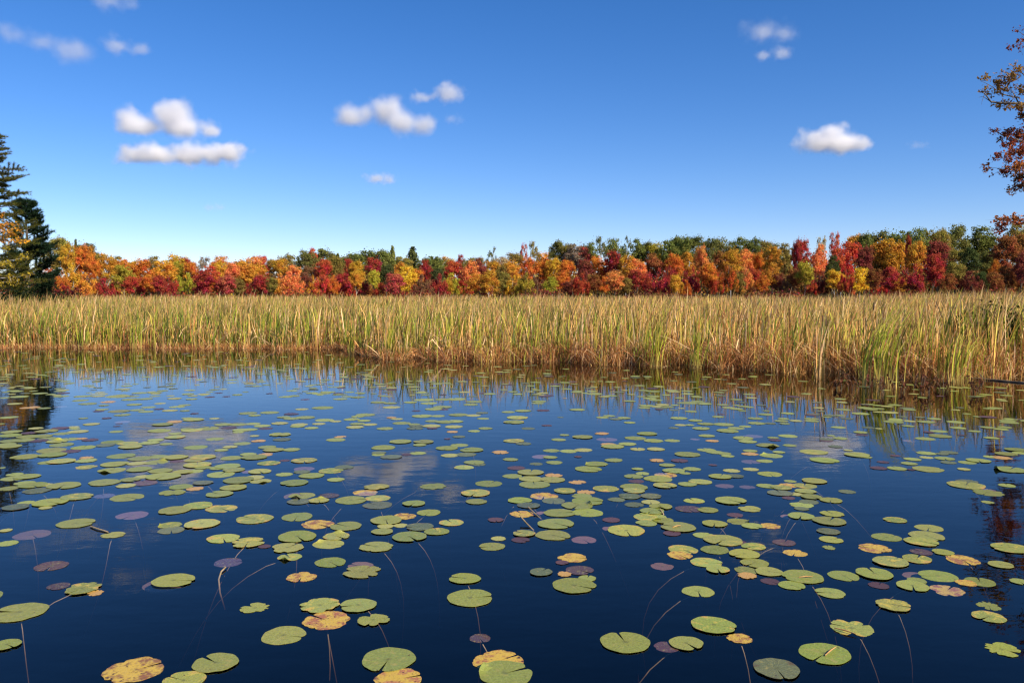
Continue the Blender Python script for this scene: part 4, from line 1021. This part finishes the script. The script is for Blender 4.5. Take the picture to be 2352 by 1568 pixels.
PADS += conv(2556, 1300, S, [(90,530,215),(125,620,215),(65,667,150),(110,782,220),(270,446,165),(140,462,100),(155,483,110,"B"),(285,530,120),(190,590,110),(610,475,130,"g"),(730,467,130),(650,443,70),(610,487,110,"B"),(690,540,130,"g"),(495,588,255),(590,661,270),(800,573,80,"Y"),(880,615,230),(970,635,90),(910,415,130),(920,437,110,"B"),(715,370,130),(475,295,130),(480,315,130),(230,295,110),(210,315,120),(340,313,110,"Y"),(240,338,90),(115,336,100,"g"),(20,335,80),(950,200,130),(1000,213,120),(910,250,150),(730,265,90),(1170,240,150,"Y"),(1280,277,90,"g"),(1220,298,120),(1200,322,180),(1330,360,110),(1070,382,70,"Y"),(975,372,110,"g"),(1490,323,150),(1560,295,120),(1750,323,150),(1770,375,140),(1600,405,150),(1510,413,100,"B"),(1610,448,200),(1480,471,165),(1340,465,110,"P"),(1800,440,70,"B"),(1915,405,110),(2065,465,130),(2145,452,80,"B"),(2180,370,120),(2150,388,120),(2220,327,160),(2030,372,120),(1490,598,170),(1690,592,150,"g"),(1630,605,110,"g"),(1490,635,120,"Y"),(1650,645,170),(1370,652,150),(1110,677,105,"B"),(1215,620,90,"B"),(1685,680,140,"g"),(1340,690,140),(1070,730,150,"B"),(1230,733,170),(1355,744,70,"B"),(1505,740,275),(1820,740,110,"Y"),(1950,665,200),(1850,680,150),(2160,640,160,"O"),(2060,630,130),(2195,605,190),(2280,570,190),(2320,597,130),(2225,745,290),(290,845,110),(500,845,225),(80,887,180),(210,903,190),(280,880,190,"O"),(420,885,210,"Y"),(425,935,195),(200,950,230,"g"),(340,960,130,"Y"),(275,993,120,"B"),(475,985,195),(650,1015,205),(790,937,150,"g"),(455,1027,170,"g"),(390,1055,220,"Y"),(390,1088,130,"g"),(385,1155,250),(270,1125,140,"P"),(660,1133,220,"R"),(635,1200,295),(625,1290,215,"g"),(1840,880,330,"Y"),(1850,848,190,"g"),(2040,885,130,"P"),(2030,945,280,"R"),(2200,883,150),(2030,1030,110,"R"),(1215,1188,210,"Y"),(1515,1257,250),(110,1240,200,"O")])
S4 = 1.3611
PADS += conv(0, 1250, S4, [(35,793,95),(520,755,115,"R"),(1025,771,160),(1140,792,165,"R"),(1215,808,60,"B"),(1365,764,195),(1545,762,130,"Y"),(1510,797,155),(1320,815,155,"R"),(1330,857,120),(1518,881,155),(1655,868,125,"P"),(1662,925,190,"R"),(1385,948,150,"O"),(1880,765,165),(1728,810,170,"R"),(235,897,155,"B"),(1048,880,135,"B"),(755,945,200,"P"),(797,967,205),(268,990,105,"B"),(380,1003,175,"R"),(440,1020,80,"O"),(90,1110,250),(30,1262,130),(1172,1090,145,"T"),(1470,1080,200,"R"),(1645,1080,180),(1500,1147,230,"O"),(1715,1148,160,"R"),(1304,1216,210),(2135,957,158),(2160,1045,225),(2205,1228,105,"B"),(990,1345,220),(615,1375,285,"O"),(845,1425,205),(1785,1328,272),(1830,1415,240,"O"),(2287,1332,255,"O"),(2320,1390,272),(2260,808,130),(2290,772,70,"Y")])
PADS += conv(1728, 1250, S4, [(188,757,175),(330,755,120,"P"),(55,750,110,"Y"),(40,778,85,"B"),(735,748,90,"B"),(880,757,95),(970,780,180,"Y"),(1040,790,80,"B"),(1110,808,120,"Y"),(932,823,145),(785,822,150,"Y"),(770,848,130,"O"),(1067,844,150),(892,882,155,"Y"),(945,916,110),(1115,885,135),(1075,918,115),(1180,925,130),(1080,943,90,"O"),(1186,968,90,"B"),(1335,947,195),(1285,987,125),(278,860,145,"O"),(230,882,60,"B"),(133,927,115,"g"),(310,917,135,"B"),(240,935,70,"O"),(285,988,215),(345,955,85),(690,865,110,"P"),(1465,777,110),(1455,813,65,"R"),(1300,837,115,"O"),(1250,790,110,"B"),(855,1015,150),(1462,1022,142),(1523,943,150),(1665,935,180),(1665,817,155,"O"),(1720,765,140),(1880,787,160),(1905,760,165),(1880,833,105,"B"),(1980,835,100),(1860,866,145,"Y"),(1740,880,175,"Y"),(2070,870,160,"O"),(2290,817,180,"Y"),(2245,893,115),(2330,970,85),(1685,987,90,"B"),(1840,990,160),(1850,920,110,"P"),(1955,943,180),(1860,965,90),(2150,970,135),(2085,975,100,"O"),(1998,1008,165,"O"),(1752,1080,165,"R"),(2190,1080,120,"T"),(2190,1132,150),(925,1172,220,"Y"),(1045,1230,125,"O"),(520,1250,245),(800,1255,162),(710,1267,122,"B"),(1560,1182,205,"R"),(1437,1300,255),(1215,1373,230,"g"),(2250,1280,170,"T")])
PADS.sort(key=lambda q: -q[2])
NEAR, FAR = PADS[:298], PADS[298:]
rp = random.Random(12)
M_PSTEM = bark_mat("lily_stem", (0.20, 0.15, 0.07), (0.40, 0.28, 0.15), 14)
cw_ = {"G": "green", "R": "ragged-edged green", "g": "dull olive", "Y": "yellowing green", "O": "mottled yellow and brown", "B": "dark brown", "P": "half-sunk pinkish", "T": "badly torn green"}
stem_protos = []
for i in range(9):
    r_ = random.Random(50 + i)
    a = r_.uniform(-2.6, -.5); L = r_.uniform(.25, .9)
    T = Tubes(); c1 = r_.uniform(-.25, .25)
    pts = []
    for k in range(9):
        t = k / 8; sw = math.sin(t * 3) * c1
        pts.append((math.cos(a) * L * t ** .8 + -math.sin(a) * sw, math.sin(a) * L * t ** .8 + math.cos(a) * sw, -.008 - .70 * t ** 1.3))
    T.add(pts, [.0034] * 9, 5)
    me = T.mesh("stem"); me.materials.append(M_PSTEM); stem_protos.append(me)
zc = 0
for i, (u, v, wpx, t) in enumerate(sorted(NEAR, key=lambda q: q[1])):
    p = ground_pt(u, v)
    rad = wpx / 2 * p.y / F * 0.95
    # pads nearer the viewer lie over those behind them
    layer = (i % 7)
    if t == "G" and rp.random() < .14: t = "Y"
    z = 0.0005 + 0.0012 * layer
    if t == "P": z = -rp.uniform(.035, .07)
    if t in ("O", "B"): z = -0.002 + .0005 * layer if rp.random() < .3 else 0.0012
    if t == "T": g_, gi, mk = "rag", 4, "G"
    elif t == "R": g_, gi, mk = "rag", rp.randint(0, 3), rp.choice(["G", "Y"])
    elif t == "O": g_, gi, mk = "rag", rp.choice([0, 2]), "O"
    elif rp.random() < .07 and t in ("G", "Y"): g_, gi, mk = "curl", rp.randint(0, 1), t
    else: g_, gi, mk = "plain", rp.randint(0, 7), (t if t in PM else "G")
    o = bpy.data.objects.new("lily_pad", pad_mesh(g_, gi, mk)); col.objects.link(o)
    o.location = (p.x, p.y, z)
    o.scale = (rad, rad * rp.uniform(.92, 1.06), max(.07, rad * .65))
    o.rotation_euler = (rp.uniform(-.008, .008), rp.uniform(-.008, .008), rp.uniform(0, 6.28))
    c = PCOL.get(t, PCOL["G"]); k = rp.uniform(.72, 1.15)
    o.color = (c[0] * k * rp.uniform(.92, 1.12), c[1] * k, c[2] * k * rp.uniform(.8, 1.3), 1)
    sz = "large" if wpx > 75 else "small" if wpx < 46 else "medium"
    lab = uniq(lambda d: f"{sz} {cw_[t]} lily pad, {u/23.52:.{d}f} percent across and {v/15.68:.{d}f} percent down the photo")
    tag(o, lab, "lily pad", "lily pads floating on the pond")
    if (v > 1080 and rp.random() < .20) or (v > 980 and rp.random() < .08):
        s_ = bpy.data.objects.new("stem", rp.choice(stem_protos)); col.objects.link(s_); s_.parent = o
        s_.scale = (1 / o.scale[0], 1 / o.scale[1], 1 / o.scale[2]); s_.rotation_euler = (0, 0, -o.rotation_euler[2] * 0 + rp.uniform(-.5, .5))
        # stems hang from the pad's middle; undo the pad's own turn
        s_.matrix_parent_inverse = Matrix.Rotation(-o.rotation_euler[2], 4, 'Z')

# two long pale stalks and a few small floating scraps
M_SCRAP = bark_mat("dry_scrap", (0.30, 0.13, 0.04), (0.50, 0.30, 0.10), 12)
def stalk(label, pts, r0):
    T = Tubes(); T.add([ground_pt(u, v, z) for (u, v, z) in pts], [r0] * len(pts), 6)
    o = link("lily_stalk", T.mesh("lily_stalk"), M_PSTEM); tag(o, label, "plant stalk")
stalk("pale curved stalk looping down below a brown pad, a fifth across the photo", [(518, 1302, .012), (508, 1312, .01), (502, 1330, -.02), (505, 1360, -.10), (516, 1398, -.28)], .006)
stalk("straight pale stalk linking two green pads in the left part", [(208, 1208, .008), (222, 1213, .01), (248, 1221, .006)], .007)
stalk("straight buff stalk rising to the tallest cluster of pads in the middle", [(1196, 1186, .05), (1210, 1202, .02), (1226, 1218, -.01)], .007)
stalk("buff stalk pointing at the yellowing pad in the middle", [(1213, 1164, .03), (1228, 1178, .015), (1243, 1192, -.01)], .006)
stalk("curved pale stalk under the pads, two thirds of the way across", [(1516, 1168, .02), (1524, 1180, .0), (1522, 1195, -.05), (1514, 1212, -.15)], .006)
SCR = [(1900 / 1, 1493, 26), (1476, 1176, 14), (271, 1273, 14), (1862, 1483, 18)]
# dry needles and leaf scraps lying on pads
rs = random.Random(8)
def scrap(u, v, L, ang, label, z=.02):
    p = ground_pt(u, v, z); T = Tubes(); d = Vector((math.cos(ang), math.sin(ang), .02)) * L / 2
    T.add([p - d, p + Vector((0, 0, .004)), p + d], [.003, .005, .002], 5)
    o = link("dry_twig", T.mesh("dry_twig"), M_SCRAP); tag(o, label, "twig")
scrap(1908, 1494, .15, .8, "orange dry twig lying on the big pad near the bottom right corner", .012)
scrap(1941, 1448, .13, -.8, "reddish dry twig on the notched pad above the big bottom-right pad", .012)
scrap(1851, 1324, .10, .05, "orange dry twig on a large green pad, 79 percent across the photo", .012)
scrap(1554, 1208, .10, .6, "short yellow twig on a large pad, 66 percent across the photo", .012)

# the many small far pads: one mass
rng = np.random.default_rng(21)
far = [(u, v, w_, t) for (u, v, w_, t) in FAR]
def far_density(u, v):
    return True
n_add = 0
while n_add < 640:
    u = rng.uniform(-150, 2500); v = 0
    bv = float(np.interp(u, [q[0] for q in BU], [q[1] for q in BU]))
    a = rng.random()
    if u < 1500:
        v = bv + 6 + (905 - bv) * rng.random() ** (.75 if u < 900 else .9)
        if u > 900 and rng.random() < .45: continue
    else:
        v = bv + 8 + 95 * rng.random()
        if rng.random() < .62: continue
    Y = ground_pt(u, v).y
    w_ = rng.uniform(.12, .26) * F / Y
    far.append((u, v, w_, rng.choice(["G", "G", "G", "G", "g", "Y", "Y", "B"]))); n_add += 1
# scattered outside the picture's edges so the pond does not end there
for i in range(160):
    x = rng.choice([-1, 1]) * rng.uniform(0, 5); y = rng.uniform(4, 20)
    xx = math.copysign(abs(x) + y * .64, x)
    far.append((1176 + xx / y * F, 784 + F * math.tan(math.atan(CAM_H / y) - PITCH), rng.uniform(.18, .32) * F / y, rng.choice(["G", "G", "Y", "B"])))
Vs, F4, F3, Cs = [], [], [], []; off = 0
for i, (u, v, w_, t) in enumerate(far):
    p = ground_pt(u, v); rad = w_ / 2 * p.y / F
    key = "rag" if t in ("R", "O", "T") else "plain"
    V, Fq, Ft = GEOS[key][int(rng.integers(0, len(GEOS[key])))]
    a = rng.uniform(0, 6.28); ca, sa = math.cos(a), math.sin(a)
    X = V[:, 0] * rad; Y = V[:, 1] * rad * rng.uniform(.9, 1.05)
    z = -rng.uniform(.03, .06) if t == "P" else .0004 + .0008 * (i % 5)
    W3 = np.stack([X * ca - Y * sa + p.x, X * sa + Y * ca + p.y, V[:, 2] * .08 + z], -1)
    Vs.append(W3); F4.append(Fq + off); F3.append(Ft + off); off += len(V)
    c = np.array(PCOL.get(t, PCOL["G"])) * rng.uniform(.85, 1.2)
    if t == "O": c = np.array((.42, .24, .06))
    if t == "Y": c = np.array((.32, .30, .07))
    rr_ = np.hypot(V[:, 0], V[:, 1])[:, None]
    vn = (.85 + .3 * np.abs(np.sin(np.arctan2(V[:, 1], V[:, 0]) * 5)))[:, None]
    Cs.append(c * vn * (1 - .12 * (rr_ > .9)))
m, n, l = new_mat("lily_far")
out = n.new("ShaderNodeOutputMaterial"); p_ = n.new("ShaderNodeBsdfPrincipled"); at = n.new("ShaderNodeAttribute"); at.attribute_name = "Col"
p_.inputs['Roughness'].default_value = .4; p_.inputs['Specular IOR Level'].default_value = .35
l.new(at.outputs['Color'], p_.inputs['Base Color']); l.new(p_.outputs[0], out.inputs[0])
o = link("small_lily_pads", mesh_np("small_lily_pads", np.concatenate(Vs), [np.concatenate(F4), np.concatenate(F3)], np.concatenate(Cs)), m)
tag(o, "hundreds of small far lily pads strewn between the near pads and the reeds", "lily pads", kind="stuff")
print("trees", ntree, "pads", len(PADS))
